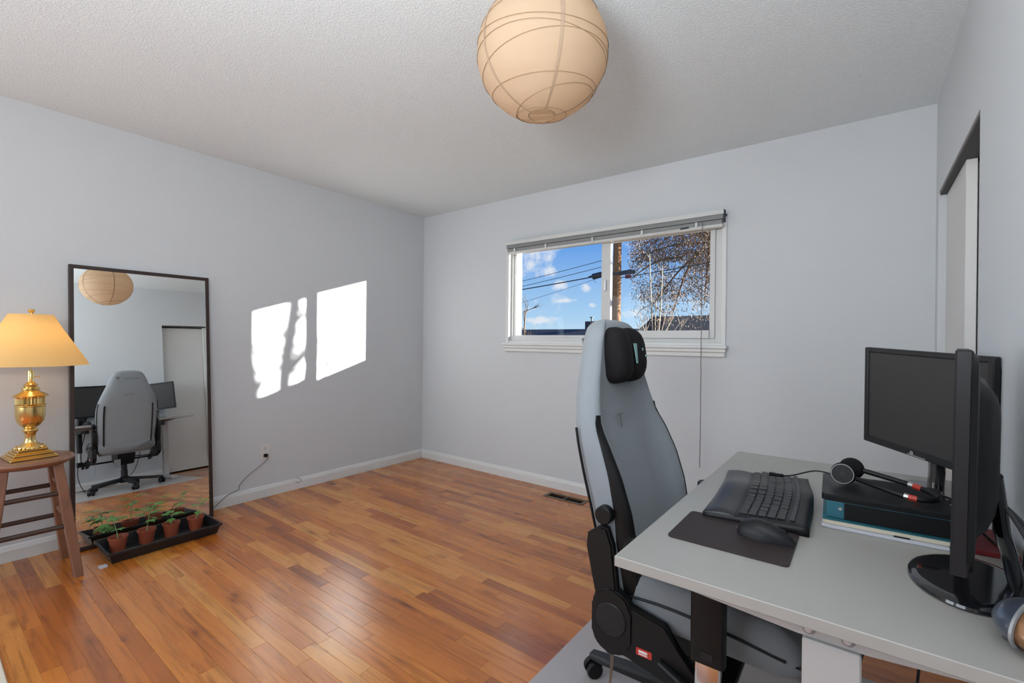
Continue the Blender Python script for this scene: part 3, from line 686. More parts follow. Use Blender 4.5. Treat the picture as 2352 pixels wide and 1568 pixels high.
# black crescent strips along the front edges of both wings
for s in (-1, 1):
    b = nb(); rings = []
    for k in range(25):
        z = .44+(.970-.44)*k/24; bx, w, D, P_ = interp(BT, z); f = min(1, (1-k/24)*1.5)**.8
        d1 = D*(.97-.34*f); e_ = .0014; prof = [(w*1.0, d1), (w*.998, max(d1, .80*D)), (w*.975, max(d1, .93*D)), (w*.945, .99*D), (w*.93, 1.0*D), (w*.915, D*.995)]
        rings.append([(bx+d+e_*(.2 if i < 1 else 1), s*(u+e_*(1 if i < 3 else .2)), z) for i, (u, d) in enumerate(prof)]+[(bx+d-.004, s*(u-.004), z) for u, d in reversed(prof)])
    cap_loft(b, rings); obj('wing_strip', b, 'black', gc, smooth=True)
    # black piping round the rear edge
    pts = [(interp(BT, z)[0]+.030, s*(interp(BT, z)[1]+.0005), z) for z in [.42+k*(.93-.42)/24 for k in range(25)]]
    b = nb(); tube(b, pts, .0042, 6); obj('rear_piping', b, 'black', gc, smooth=True)
    b = nb(); 
    pts = [(interp(BT, z)[0]-.0008, s*(interp(BT, z)[1]*.80), z) for z in [.44+k*(.90-.44)/24 for k in range(25)]]
    tube(b, pts, .0065, 6, flat=.5); obj('back_stripe', b, 'black', gc, smooth=True)
# rear panel seam near the bottom
pts = [(interp(BT, .46)[0]-.0008, -.20+.40*k/12, .452) for k in range(13)]; b = nb(); tube(b, pts, .0035, 6); obj('back_seam', b, 'black', gc)
b = nb(); bx = interp(BT, .475)[0]; box(b, bx-.003, bx+.001, -.175, -.115, .468, .485); obj('back_label', b, 'black', gc)
# lettering on the rear and front
def backn(z): a = interp(BT, z-.02)[0]; c = interp(BT, z+.02)[0]; return Vector((-.04, 0, -(a-c)*1.0)).normalized()
for (s_, z, size, m_) in (('TITAN', 1.005, .034, 'greytext'), ('SECRETLAB', 1.175, .026, 'greytext')):
    nrm = backn(z); text(s_, size, m_, gc, frame_mtx((interp(BT, z)[0]-.0006, .02 if s_ != 'TITAN' else 0, z), (0, -1, 0), nrm), shear=.15)
b = nb(); z = 1.185; x = interp(BT, z)[0]
prism(b, [(-.118, z+.016), (-.078, z+.016), (-.092, z-.020), (-.104, z-.020)], 'x', x-.0012, x+.004); obj('emblem', b, 'greytext', gc)
z = .895; bx, w, D, P_ = interp(BT, z)
nf = Vector((.06, 0, .012)).normalized()
text('T', .062, 'greytext', gc, frame_mtx((bx+P_*1.04+.0008, -.062, z+.038), (0, 1, 0), nf))
b = nb(); disc(b, (interp(BT, .90)[0]+.075, .2560, .925), (0, 1, 0), .013, .006, 20, .002); obj('wing_button', b, 'black', gc, smooth=True)
# headrest pillow
b = nb(); rings = []; n = 28
for k in range(29):
    v = -1+2*k/28; a = (1-abs(v)**5)**.30 if abs(v) < 1 else 0; a = max(a, .06); lob = 1-.26*math.exp(-(v/.22)**2); hh = .094*a*(1-.10*math.exp(-(v/.25)**2)); dd = .062*a*lob
    rings.append([(dd*(abs(math.cos(t_))**.75)*(1 if math.cos(t_) > 0 else -1)-.004*(1-lob), v*.112, hh*(abs(math.sin(t_))**.7)*(1 if math.sin(t_) > 0 else -1)) for t_ in [2*PI*i/n for i in range(n)]])
cap_loft(b, rings); pil = obj('headrest_pillow', b, 'black_soft', gc, smooth='full'); pil.location = (-.220, -.014, 1.146); pil.rotation_euler = (0, -.13, 0)
pb = nb(); prism(pb, [(-.047, .030), (-.012, .030), (-.024, -.036), (-.035, -.036)], 'x', .0, .003)
em = obj('pillow_emblem', pb, 'tealtext', pil); em.location = (.0485, .034, .003); em.rotation_euler = (0, 0, .12)
text('SECRET', .0125, 'tealtext', pil, frame_mtx((.0600, .058, .012), (0, 1, 0), (1, .12, 0)), name='pillow_lettering')
text('LAB', .011, 'tealtext', pil, frame_mtx((.0600, .072, -.010), (0, 1, 0), (1, .14, 0)), name='pillow_lettering')
# seat
b = nb(); rings = []
for k in range(23):
    x = -.175+.515*k/22; u = k/22; tw = .262-.02*(1-u)*(1-u); zt = .505+.012*math.sin(PI*u); zb = .405
    if u > .86: q = (u-.86)/.14; zt -= .055*q*q; zb += .018*q*q; tw -= .020*q*q
    bol = .030*(1-.3*u)
    half = [(0, zb), (.80, zb), (.95, zb+.012), (1.0, zb+.04), (.995, zt+bol-.030), (.955, zt+bol-.006), (.89, zt+bol), (.82, zt+bol-.010), (.74, zt-.001), (.60, zt-.008), (.30, zt-.004), (0, zt)]
    full = half+[(-a, c) for a, c in reversed(half[1:-1])]
    rings.append([(x, a*tw, c) for a, c in full])
cap_loft(b, rings); obj('seat', b, 'fabric_dark', gc, smooth='full')
for s in (-1, 1):
    b = nb(); tube(b, smooth_path([(-.165, s*.2455, .470), (0, s*.2555, .487), (.16, s*.2640, .482), (.30, s*.2600, .462)], 5), .0035, 6); obj('seat_piping', b, 'black', gc, smooth=True)
b = nb(); prism(b, rrect(-.13, .20, -.15, .15, .03), 'z', .388, .406); obj('seat_plate', b, 'black', gc)
# recliner covers and brackets, near (s=-1) and far (s=1) side
for s in (-1, 1):
    yy = s*.262
    y0, y1 = (yy-.030, yy+.004) if s < 0 else (yy-.004, yy+.030)
    b = nb(); prism(b, rrect(-.175, -.060, .325, .500, .05, 6), 'y', y0, y1, .005); cov = obj('recliner_cover', b, 'black', gc, smooth=True)
    b = nb(); disc(b, (-.117, y0 if s < 0 else y1, .420), (0, s, 0), .046, .008, 30, .003); obj('pivot_cap', b, 'dark', cov, smooth=True)
    b = nb(); prism(b, [(-.150, .335), (-.07, .335), (.10, .295), (.195, .262), (.215, .275), (.190, .300), (.11, .345), (.06, .400), (.03, .452), (-.06, .470), (-.10, .47)], 'y', y0+.006, y1-.002, .004); obj('side_bracket', b, 'black', gc, smooth=True)
    b = nb(); prism(b, [(-.170, .47), (-.098, .455), (-.118, .62), (-.135, .665), (-.158, .668), (-.196, .640), (-.200, .60)], 'y', y0+.006, y1, .006); obj('back_bracket', b, 'black', gc, smooth=True)
    b = nb(); disc(b, (-.148, s*.272, .698), (0, s, 0), .026, .030, 30, .004); obj('lumbar_knob', b, 'black', gc, smooth=True)
b = nb(); tube(b, smooth_path([(.02, -.290, .360), (.09, -.302, .335), (.155, -.306, .296), (.185, -.306, .268)], 4), .012, 10, flat=.55); obj('recline_lever', b, 'dark', gc, smooth=True)
M['stickertext'] = mat('sticker_print_white', (.75, .70, .68), .5)
b = nb(); prism(b, rrect(-.045, -.002, .352, .372, .003), 'y', -.2872, -.2862); stk = obj('warning_sticker', b, 'red', gc)
stk.rotation_euler = (0, 0, 0)
b = nb(); box(b, -.038, -.014, -.2878, -.2871, .361, .367); box(b, -.038, -.014, -.2878, -.2871, .3555, .3585); obj('sticker_print', b, 'stickertext', stk)
# webbing strap hanging down at the near rear corner
b = nb(); tube(b, [(-.125, -.262, .335), (-.124, -.265, .290), (-.127, -.266, .245), (-.130, -.266, .205)], .0065, 6, flat=.18, taper=.4, updir=(0, 1, 0)); obj('hanging_strap', b, 'bronze', gc)
b = nb(); box(b, -.148, -.144, -.115, -.060, .245, .330, .001); tg = obj('hang_tag', b, 'greytext', gc)
b = nb(); tube(b, [(-.146, -.088, .33), (-.14, -.09, .395)], .001, 5); obj('tag_string', b, 'cord', tg)
# armrests
for s in (-1, 1):
    ya = s*.333; ax0 = .150
    b = nb(); prism(b, rrect(ax0-.038, ax0+.038, ya-.018, ya+.018, .009), 'z', .44, .640, .0); sl = obj('armrest_sleeve', b, 'black', gc, smooth=True)
    b = nb(); box(b, ax0-.014, ax0+.014, ya-.0195 if s < 0 else ya+.018, ya-.018 if s < 0 else ya+.0195, .452, .470); obj('height_button', b, 'dark', sl)
    b = nb(); prism(b, rrect(ax0-.029, ax0+.029, ya-.012, ya+.012, .007), 'z', .335, .45); obj('armrest_post', b, 'chrome', gc, smooth=True)
    b = nb(); prism(b, [(ax0-.050, .345), (ax0+.045, .345), (ax0+.045, .30), (ax0-.02, .30)], 'y', ya-.022, ya+.022, .004)
    box(b, ax0-.030, ax0+.030, min(ya, s*.05), max(ya, s*.05), .296, .312, .003); box(b, ax0+.02, ax0+.045, ya-.02, ya+.02, .29, .335, .002); obj('armrest_bracket', b, 'black', gc)
    if s > 0: prof_x = (-.085, .170)
    b = nb(); prism(b, rrect(ax0-.205, ax0+.060, ya-.052, ya+.048, .035, 6), 'z', .640, .672, .008); obj('armrest_pad', b, 'dark', gc, smooth=True)
# mechanism, gas lift, star base
b = nb(); prism(b, [(-.13, .385), (.15, .385), (.13, .315), (.055, .262), (-.050, .262), (-.10, .315)], 'y', -.075, .075, .006); obj('tilt_mechanism', b, 'black', gc, smooth=True)
b = nb(); tube(b, [(0.03, .07, .335), (.03, .235, .325)], .005, 8); tube(b, [(.03, .20, .326), (.03, .275, .323)], .007, 8, flat=.6); obj('tilt_lever', b, 'black', gc)
b = nb(); lathe(b, [(0, .10), (.030, .10), (.030, .20), (.026, .202), (.026, .27), (0, .27)], seg=24); obj('gas_lift', b, 'dark', gc, smooth=True)
b = nb(); lathe(b, [(.0, .068), (.040, .068), (.050, .085), (.046, .118), (.036, .130), (.030, .132)], seg=28); obj('base_hub', b, 'black', gc, smooth=True)
for k in range(5):
    a = math.radians(176+72*k); d = Vector((math.cos(a), math.sin(a), 0)); s_ = Vector((-d.y, d.x, 0)); b = nb(); rings = []; R0, R1 = .035, .335
    for j in range(7):
        u = j/6; r_ = R0+(R1-R0)*u; w_ = .030-.008*u; zt = .122-.044*u; zb = .085-.030*u+.0*u; 
        if j == 6: zb = .058; w_ = .020
        c = d*r_; rings.append([c+s_*w_*q+Vector((0, 0, z_)) for q, z_ in ((-1, zb+.004), (-.75, zb), (.75, zb), (1, zb+.004), (1, zt-.009), (.70, zt), (-.70, zt), (-1, zt-.009))])
    cap_loft(b, rings); arm = obj('base_leg', b, 'dark', gc, smooth=True)
    ca = a+(.9, -.6, .5, -.4, 1.1)[k]; cdv = Vector((math.cos(ca), math.sin(ca), 0)); cs = Vector((-cdv.y, cdv.x, 0)); cc = d*.318+cdv*.010
    b = nb(); tube(b, [d*.318+Vector((0, 0, .045)), d*.318+Vector((0, 0, .066))], .007, 10); 
    rings = []
    for q in (-.006, .006):
        rings.append([cc+cs*q+cdv*.033*math.cos(t_)+Vector((0, 0, .032+.033*math.sin(t_))) for t_ in [PI*i/10 for i in range(11)]]+[cc+cs*q+Vector((0, 0, .026))])
    cap_loft(b, rings); obj('caster_hood', b, 'black', arm, smooth=True)
    for q in (-.0165, .0165):
        b = nb(); disc(b, cc+cs*q+Vector((0, 0, .0285)), cs, .0285, .018, 24, .004); obj('caster_wheel', b, 'black', arm, smooth=True)

# ------------------------------------------------------------------ desk
DX0, DX1, DY0, DY1, DZ = 3.158, 3.866, -2.283, -1.042, .730
dk = empty('standing_desk', ((DX0+DX1)/2, (DY0+DY1)/2, 0), label='white laminate desk on T-shaped metal legs along the right wall', cat='desk')
dcx, dcy = dk.location.x, dk.location.y
def db(name, m, x0, x1, y0, y1, z0, z1, bev=0, parent=dk, seg=1):
    b = nb(); box(b, x0-dcx, x1-dcx, y0-dcy, y1-dcy, z0, z1, bev, seg=seg); return obj(name, b, m, parent)
db('tabletop', 'desk', DX0, DX1, DY0, DY1, DZ-.023, DZ, .0015)
for sgn, yl in ((-1, DY0+.052), (1, -1.245)):
    lx = 3.545
    b = nb(); prism(b, [(DX0+.03-dcx, DZ-.0235), (DX1-.03-dcx, DZ-.0235), (DX1-.03-dcx, DZ-.030), (lx+.05-dcx, DZ-.052), (lx-.05-dcx, DZ-.052), (DX0+.03-dcx, DZ-.030)], 'y', yl-dcy-.020, yl-dcy+.020)
    # the near arm sits flush with the desk edge
    obj('support_arm', b, 'deskwhite', dk)
    db('leg_column', 'deskwhite', lx-.042, lx+.042, yl-.030, yl+.030, .34, DZ-.0525, .003)
    db('leg_inner', 'deskwhite', lx-.036, lx+.036, yl-.024, yl+.024, .035, .345, .003)
    db('leg_foot', 'deskwhite', DX0+.08, DX1-.03, yl-.035, yl+.035, .0038, .035, .006)
for x in (3.512, 3.568):
    b = nb(); disc(b, (x-dcx, DY0+.0305-dcy, DZ-.0375), (0, 1, 0), .0095, .002, 18, .0005); obj('washer', b, 'greymetal', dk)
    b = nb(); disc(b, (x-dcx, DY0+.0285-dcy, DZ-.0375), (0, 1, 0), .0062, .006, 14, .002); obj('bolt', b, 'bolt', dk, smooth=True)
db('crossbar', 'deskwhite', 3.52, 3.57, DY0+.075, -1.28, DZ-.060, DZ-.025, .002)
b = nb(); tube(b, smooth_path([(3.70, -1.42, .70), (3.72, -1.44, .52), (3.72, -1.46, .30), (3.70, -1.55, .10), (3.72, -1.75, .008), (3.75, -2.0, .006)]), .0035, 6)
tag(obj('desk_cable', b, 'black', smooth=True), 'black cable looping from under the far half of the desk', 'cable')
b = nb(); tube(b, smooth_path([(3.62, -1.95, .70), (3.58, -2.0, .50), (3.52, -2.05, .20), (3.50, -2.0, .012), (3.62, -1.95, .008), (3.80, -1.95, .008)]), .0035, 6)
tag(obj('desk_cable', b, 'black', smooth=True), 'black cable looping from under the near half of the desk', 'cable')

# monitors
def monitor(name, c, facing, Wd, Ht, tilt, roll, label, bezel, bulge, mbz=.018):
    o = empty(name, (c[0], c[1], DZ), math.atan2(facing[1], facing[0]), label=label, cat='monitor')
    zc = c[2]-DZ; R = Matrix.Translation((0, 0, zc)) @ Matrix.Rotation(roll, 4, 'X') @ Matrix.Rotation(-tilt, 4, 'Y')
    def part(nm, bm, m, **k):
        bmesh.ops.transform(bm, matrix=R, verts=bm.verts); return obj(nm, bm, m, o, **k)
    b = nb(); h = Ht/2; w = Wd/2; fr_ = .018
    box(b, -.010, .012, -w, -w+bezel, -h, h, .003); box(b, -.010, .012, w-bezel, w, -h, h, .003); box(b, -.010, .012, -w+bezel-.002, w-bezel+.002, -h, -h+mbz+.004, .003); box(b, -.010, .012, -w+bezel-.002, w-bezel+.002, h-bezel, h, .003)
    part('bezel', b, 'dark')
    b = nb(); box(b, -.006, .007, -w+bezel-.003, w-bezel+.003, -h+mbz, h-bezel+.003); part('screen', b, 'screen')
    b = nb(); rings = []
    for x, k in ((-.008, 1.0), (-.016, .97), (-.020, .72), (-.024-bulge*.35, .66), (-.024-bulge*.8, .55), (-.024-bulge, .44)):
        rings.append([(x, y_, z_) for y_, z_ in rrect(-w*k, w*k, -h*min(k*1.08, 1), h*k*.98, .03)])
    cap_loft(b, rings); part('back_shell', b, 'dark' if bulge > .03 else 'black', smooth=True)
    return o, part, zc
m1c = (3.732, -1.283, 1.006)
f1 = Vector((-.800, -.600, 0))
m1, part, zc = monitor('far_monitor', m1c, f1, .452, .338, -0.03, -.045, 'switched-off black monitor at the far end of desk, screen facing left', .017, .015)
b = nb(); disc(b, (.0125, -.02, -.158), (1, 0, 0), .007, .0008, 16); part('power_button', b, 'chrome')
b = nb(); box(b, .0118, .0128, -.035, .030, -.1655, -.1625); part('chrome_strip', b, 'chrome')
b = nb(); tube(b, [(-.045, 0, .004), (-.05, 0, .07), (-.042, 0, zc-.06)], .028, 10, flat=.45, updir=(1, 0, 0)); obj('stand_neck', b, 'black_gloss', m1, smooth=True)
b = nb(); prism(b, rrect(-.10, .10, -.10, .10, .03), 'z', .0005, .012, .003); obj('stand_base', b, 'black_gloss', m1, smooth=True)
m2c = (3.742, -1.945, 1.004)
dirn = Vector((3.764-3.7035, -1.69+2.2, 0)).normalized(); f2 = Vector((-dirn.y, dirn.x, 0))
m2, part, zc = monitor('near_monitor', m2c, f2, .500, .365, .01, 0, 'black monitor seen edge-on near the camera, on a glossy oval stand', .020, .024)
b = nb(); tube(b, [(-.078, .01, .010), (-.070, .005, .05), (-.056, 0, .11), (-.045, 0, zc-.06)], .042, 12, flat=.30, updir=(1, 0, 0)); obj('stand_neck', b, 'black_gloss', m2, smooth=True)
b = nb(); rings = []
for z, k in ((.0005, .97), (.004, 1.0), (.009, .99), (.013, .93), (.0145, .80)):
    rings.append([(-.013+.092*k*math.cos(2*PI*i/48), .02+.135*k*math.sin(2*PI*i/48), z) for i in range(48)])
cap_loft(b, rings); obj('stand_base', b, 'black_gloss', m2, smooth=True)
b = nb(); tube(b, smooth_path([(-.06, .03, .16), (-.085, .02, .12), (-.088, -.02, .07), (-.085, -.03, .03), (-.08, -.04, .018)]), .003, 8); obj('monitor_cable', b, 'cord', m2, smooth=True)
b = nb(); tube(b, smooth_path([(-.06, .07, .17), (-.09, .07, .10), (-.085, .14, .03), (-.05, .22, .005)]), .0035, 8); obj('monitor_cable', b, 'cord', m2, smooth=True)

# keyboard -----------------------------------------------------------------
kb = empty('curved_keyboard', (3.357, -1.672, DZ), .085, label='black curved ergonomic keyboard with padded palm rest on the desk', cat='keyboard')
KL = .245                                            # half length along y
def kz(y_, x_): return .021+.017*math.exp(-(y_/.10)**2)*(1-.25*abs(x_)/.12)+.004*(x_/.1)
def kx(y_): return -.020*math.cos(PI*y_/(2*KL))*0+.030*(1-math.cos(PI*min(abs(y_), KL)/KL*.9))*-.20
ny, nx = 36, 14
def slab(bm, xa, xb, ztop, zbot, inset=0):
    top = []; bot = []
    for j in range(ny+1):
        y_ = -KL+inset+(2*KL-2*inset)*j/ny; rt, rb = [], []
        for i in range(nx+1):
            x_ = xa+(xb-xa)*i/nx; X = x_+kx(y_)
            edge = min(1, min(i, nx-i)/1.5, min(j, ny-j)/1.5)
            rt.append(bm.verts.new((X, y_, ztop(y_, x_)*(.80+.20*edge)))); rb.append(bm.verts.new((X, y_, zbot)))
        top.append(rt); bot.append(rb)
    for j in range(ny):
        for i in range(nx):
            bm.faces.new((top[j][i], top[j][i+1], top[j+1][i+1], top[j+1][i])); bm.faces.new((bot[j][i], bot[j+1][i], bot[j+1][i+1], bot[j][i+1]))
        bm.faces.new((top[j][0], top[j+1][0], bot[j+1][0], bot[j][0])); bm.faces.new((top[j][nx], bot[j][nx], bot[j+1][nx], top[j+1][nx]))
    for i in range(nx):
        bm.faces.new((top[0][i], bot[0][i], bot[0][i+1], top[0][i+1])); bm.faces.new((top[ny][i], top[ny][i+1], bot[ny][i+1], bot[ny][i]))
b = nb(); slab(b, -.118, .120, kz, .001); obj('keyboard_body', b, 'dark', kb, smooth='full')
b = nb(); slab(b, -.120, -.040, lambda y_, x_: kz(y_, x_)+.006*math.sin(PI*min(1, max(0, (x_+.120)/.080))), .002, .004); obj('palm_rest', b, 'palm', kb, smooth='full')
kbm = nb(); box(kbm, -.0078, .0078, -.0078, .0078, 0, .005, .0012); kme = bpy.data.meshes.new('key'); kbm.to_mesh(kme); kbm.free(); kme.materials.append(M['key'])
for r_ in range(6):
    xk = -.026+.0215*r_+(.002 if r_ == 5 else 0); y_ = -KL+.022
    rk = random.Random(r_)
    while y_ < KL-.018:
        wk = .0305 if (rk.random() < .10 or (r_ == 0 and abs(y_) < .07)) else .0185
        if r_ == 5: wk = .0165
        if .118 < y_ < .124: y_ += .006
        yc = y_+wk/2
        o = bpy.data.objects.new('key', kme); C.objects.link(o); o.parent = kb
        o.location = (xk+kx(yc), yc, kz(yc, xk)-.0012); o.scale = (1.18 if r_ < 5 else .75, wk/.0185*1.02, 1)
        dz = (kz(yc+.01, xk)-kz(yc-.01, xk))/.02; dx_ = (kx(yc+.01)-kx(yc-.01))/.02
        o.rotation_euler = (math.atan(dz), 0, -math.atan(dx_)*.8)
        y_ += wk+.0012
# mouse pad and mouse
b = nb(); prism(b, rrect(3.214, 3.466, -2.112, -1.908, .012), 'z', DZ+.0004, DZ+.004)
mp_ = obj('mouse_pad', b, 'pad'); tag(mp_, 'dark brown-black rectangular mouse pad on the near edge of the desk', 'mouse pad')
ms = empty('computer_mouse', (3.405, -1.985, DZ+.0042), -.16, label='black sculpted wireless mouse resting on the mouse pad', cat='mouse')
b = nb(); rings = []
for k in range(17):
    u = k/16; x = -.062+.124*u; w_ = .034*(math.sin(PI*min(1, u*1.0+.06)*.94+.06))**.42*(1-.18*u); h_ = .040*(math.sin(PI*(u*.86+.10)))**.8*(1-.30*u)+.006
    if k == 0: w_ *= .55; h_ *= .6
    if k == 16: w_ *= .75; h_ *= .8
    rings.append([(x, w_*math.cos(t_)*(1.0 if math.sin(t_) > 0 else .92), .0+(h_*max(0, math.sin(t_))**.8 if math.sin(t_) > 0 else .0)) for t_ in [PI*i/12 for i in range(13)]])
cap_loft(b, rings); obj('mouse_body', b, 'dark', ms, smooth=True)
b = nb(); disc(b, (.036, 0, .0205), (0, 1, 0), .010, .006, 18, .001); obj('scroll_wheel', b, 'black', ms, smooth=True)
b = nb(); tube(b, [(-.061, -.012, .009), (-.0625, 0, .010), (-.061, .012, .009)], .0012, 5); obj('rear_trim', b, 'chrome', ms)

# papers, folder, black box, headset ---------------------------------------
def deskbox(name, m, x0, x1, y0, y1, z0, z1, rz, label, cat, bev=.001, group=None):
    cx_, cy_ = (x0+x1)/2, (y0+y1)/2; b = nb(); box(b, x0-cx_, x1-cx_, y0-cy_, y1-cy_, 0, z1-z0, bev)
    o = obj(name, b, m, loc=(cx_, cy_, z0)); o.rotation_euler = (0, 0, rz); tag(o, label, cat, group); return o
deskbox('papers', 'paper', 3.497, 3.738, -1.800, -1.530, DZ+.0004, DZ+.007, .045, 'stack of white papers at the bottom of the pile beside the keyboard', 'papers')
o = deskbox('notebook', 'cream', 3.500, 3.745, -1.788, -1.540, DZ+.0075, DZ+.018, .045, 'cream-paged notebook with dark cover under the teal folder', 'notebook')
b = nb(); box(b, -.1235, .1235, -.125, .125, .0108, .0125); obj('cover', b, 'teal', o)
b = nb(); box(b, .02, .05, -.128, -.122, -.0045, .0035); o2 = obj('binder_clip', b, 'black'); o2.location = (3.62, -1.664, DZ+.006); o2.rotation_euler = (0, 0, .045); tag(o2, 'small black clip on the near edge of the paper stack', 'clip')
fo = deskbox('folder', 'teal', 3.506, 3.742, -1.772, -1.545, DZ+.0208, DZ+.062, .045, 'teal card folder box between the notebook and black laptop', 'folder')
b = nb(); disc(b, (-.088, -.1145, .025), (0, 1, 0), .004, .003, 12); obj('stud', b, 'chrome', fo)
b = nb(); box(b, -.080, .1175, -.1160, -.110, .0005, .0408); obj('front_panel', b, 'black', fo)
lt = empty('black_laptop', (3.628, -1.648, DZ+.0625), .045, label='closed black laptop lying on top of the teal folder', cat='laptop')
b = nb(); prism(b, rrect(-.132, .125, -.122, .108, .010), 'z', 0, .009, .001); obj('laptop_base', b, 'black', lt)
b = nb(); prism(b, rrect(-.132, .125, -.122, .108, .010), 'z', .0095, .0155, .001); obj('laptop_lid', b, 'dark', lt)
deskbox('notebook', 'maroon', 3.765, 3.850, -1.775, -1.60, DZ+.0005, DZ+.012, .1, 'thin maroon notebook peeking out behind the near monitor', 'notebook')
LT = DZ+.0785
hs = empty('headset', (3.62, -1.65, LT), 0, label='black headset with silver-ringed ear cup and red band accents on the laptop', cat='headset')
def hp(x, y, z): return Vector((x-3.62, y+1.65, z))
c1, c2 = hp(3.543, -1.672, .034), hp(3.562, -1.595, .036); n1 = Vector((-.10, -1, .12)).normalized()
for (c, nn) in ((c1, n1), (c2, -n1)):
    b = nb(); disc(b, c-nn*.010, nn, .029, .020, 32, .007); cup = obj('ear_cup', b, 'black_soft', hs, smooth=True)
    b = nb(); disc(b, c+nn*.004, nn, .0265, .010, 32, .002); obj('cup_shell', b, 'black', cup, smooth=True)
    q = nn.to_track_quat('Z', 'Y').to_matrix(); pts = [c+nn*.0095+q @ Vector((.0252*math.cos(2*PI*k/32), .0252*math.sin(2*PI*k/32), 0)) for k in range(33)]
    b = nb(); tube(b, pts, .0011, 6); obj('silver_ring', b, 'greymetal', cup, smooth=True)
    b = nb(); disc(b, c+nn*.0092, nn, .006, .001, 16); obj('cup_logo', b, 'dark', cup)
band = smooth_path([c1+Vector((.010, .012, -.006)), hp(3.62, -1.712, .022), hp(3.675, -1.738, .015), hp(3.715, -1.735, .0145), hp(3.732, -1.700, .016), hp(3.712, -1.662, .020), hp(3.66, -1.628, .026), c2+Vector((.008, -.008, .002))], 6)
b = nb(); tube(b, band, .0068, 8, flat=1.0, updir=(0, 0, 1)); 
obj('headband', b, 'black', hs, smooth=True)
for i0, i1 in ((12, 14), (31, 33)):
    b = nb(); tube(b, band[i0:i1+1], .0072, 8, flat=1.0, updir=(0, 0, 1)); obj('red_slider', b, 'red', hs, smooth=True)
    j = i0-1 if i0 < 20 else i1
    b = nb(); tube(b, band[j:j+2], .0073, 8, flat=1.05, updir=(0, 0, 1)); obj('silver_clip', b, 'steel', hs, smooth=True)
b = nb(); tube(b, smooth_path([c1+Vector((-.022, .006, -.008)), hp(3.515, -1.625, .018), hp(3.47, -1.57, .006), hp(3.41, -1.535, -.026), hp(3.375, -1.525, -.035)]), .0020, 6); obj('microphone_boom', b, 'black', hs, smooth=True)
b = nb(); tube(b, [hp(3.385, -1.527, -.034), hp(3.345, -1.520, -.037)], .0055, 8); obj('microphone_tip', b, 'black_soft', hs, smooth=True)
b = nb(); tube(b, smooth_path([(3.74, -1.62, DZ+.083), (3.77, -1.66, DZ+.080), (3.79, -1.70, DZ+.05), (3.82, -1.70, DZ+.018), (3.84, -1.79, DZ+.016)]), .003, 8)
tag(obj('headset_cable', b, 'black', smooth=True), 'thin black cable trailing off the laptop towards the wall', 'cable')
b = nb(); tube(b, smooth_path([(3.845, -1.76, DZ+.10), (3.83, -1.80, DZ+.12), (3.845, -1.88, DZ+.10), (3.85, -1.96, DZ+.05), (3.84, -2.02, DZ+.02)]), .0045, 8)
tag(obj('monitor_power_cable', b, 'cord', smooth=True), 'thick grey-black cable bundle hanging behind the near monitor', 'cable')
# glazed ornament at the near right
og = empty('glazed_ornament', (3.812, -2.165, DZ+.0004), -.5, label='small rounded dark blue and copper glazed ornament at the near right desk corner', cat='ornament')
b = nb(); rings = []
for k in range(15):
    v = -1+2*k/14; a = math.sqrt(max(.004, 1-v*v)); rings.append([(.034*a*math.cos(t_), v*.052, .024+.024*a*math.sin(t_)) for t_ in [2*PI*i/24 for i in range(24)]])
cap_loft(b, rings); obj('ornament_body', b, 'copper', og, smooth='full')
b = nb(); rings = []
for k in range(9):
    v = -1+.75*k/8; a = math.sqrt(max(.004, 1-v*v)); rings.append([(v*.036, .050*a*math.cos(t_)*.98, .024+.0235*a*math.sin(t_)) for t_ in [2*PI*i/24 for i in range(24)]])
cap_loft(b, rings); q = obj('blue_cap', b, 'navy', og, smooth='full'); q.scale = (1.12, 1.03, 1.01)
b = nb(); pts = [(-.0105, .053*math.cos(2*PI*i/32), .024+.0245*math.sin(2*PI*i/32)) for i in range(33)]; tube(b, pts, .0022, 6); obj('metal_ring', b, 'greymetal', og, smooth=True)
og.scale = (1.45, 1.45, 1.45)

# ------------------------------------------------------------------ outdoors
GZ = -1.5
b = nb(); box(b, -60, 60, .35, 120, GZ-.2, GZ); o = struct('ground', b, 'lawn')
# utility pole
PY = 9.0; p0 = at(1417, 650, PY); px0 = p0.x; z_arm = at(1417, 628, PY).z
po = empty('utility_pole', (px0, PY, GZ), label='brown wooden utility pole seen through the right window pane', cat='utility pole')
b = nb(); rings = []
for k in range(15):
    z = 9.0*k/14; r = .145-.006*z; rings.append([(r*math.cos(2*PI*i/16)+.01*math.sin(z*1.3), r*math.sin(2*PI*i/16), z) for i in range(16)])
cap_loft(b, rings); obj('pole', b, 'bark', po, smooth=True)
b = nb(); box(b, -.03, .55, -.04, .04, z_arm-GZ-.05, z_arm-GZ+.06); obj('bracket', b, 'transformer', po)
b = nb(); box(b, .27, .44, -.06, -.05, z_arm-GZ-.17, z_arm-GZ-.07); obj('red_tag', b, 'maroon', po)
for dz in (-.02, -2.2, -3.2):
    b = nb(); disc(b, (0, 0, z_arm-GZ+dz), (0, 0, 1), .155-.006*(z_arm-GZ+dz)+.012, .06, 16); obj('band', b, 'transformer', po)
tp = at(1368, 633, PY)
tf = empty('pole_transformer', (tp.x, PY, tp.z), label='dark drum transformer hanging on the wires left of the pole', cat='transformer')
b = nb(); disc(b, (.05, 0, 0), (1, 0, .15), .085, .30, 18, .02); obj('drum', b, 'transformer', tf, smooth=True)
b = nb(); tube(b, [(.18, 0, .02), (px0-tp.x-.08, 0, .04)], .03, 6); obj('mounting_arm', b, 'transformer', tf)
b = nb(); tube(b, [(-.10, 0, .0), (-.24, 0, -.015)], .03, 8, taper=.3); tube(b, [(-.05, 0, -.09), (-.04, 0, -.17), (.02, 0, -.19)], .006, 6); obj('bushing', b, 'transformer', tf, smooth=True)
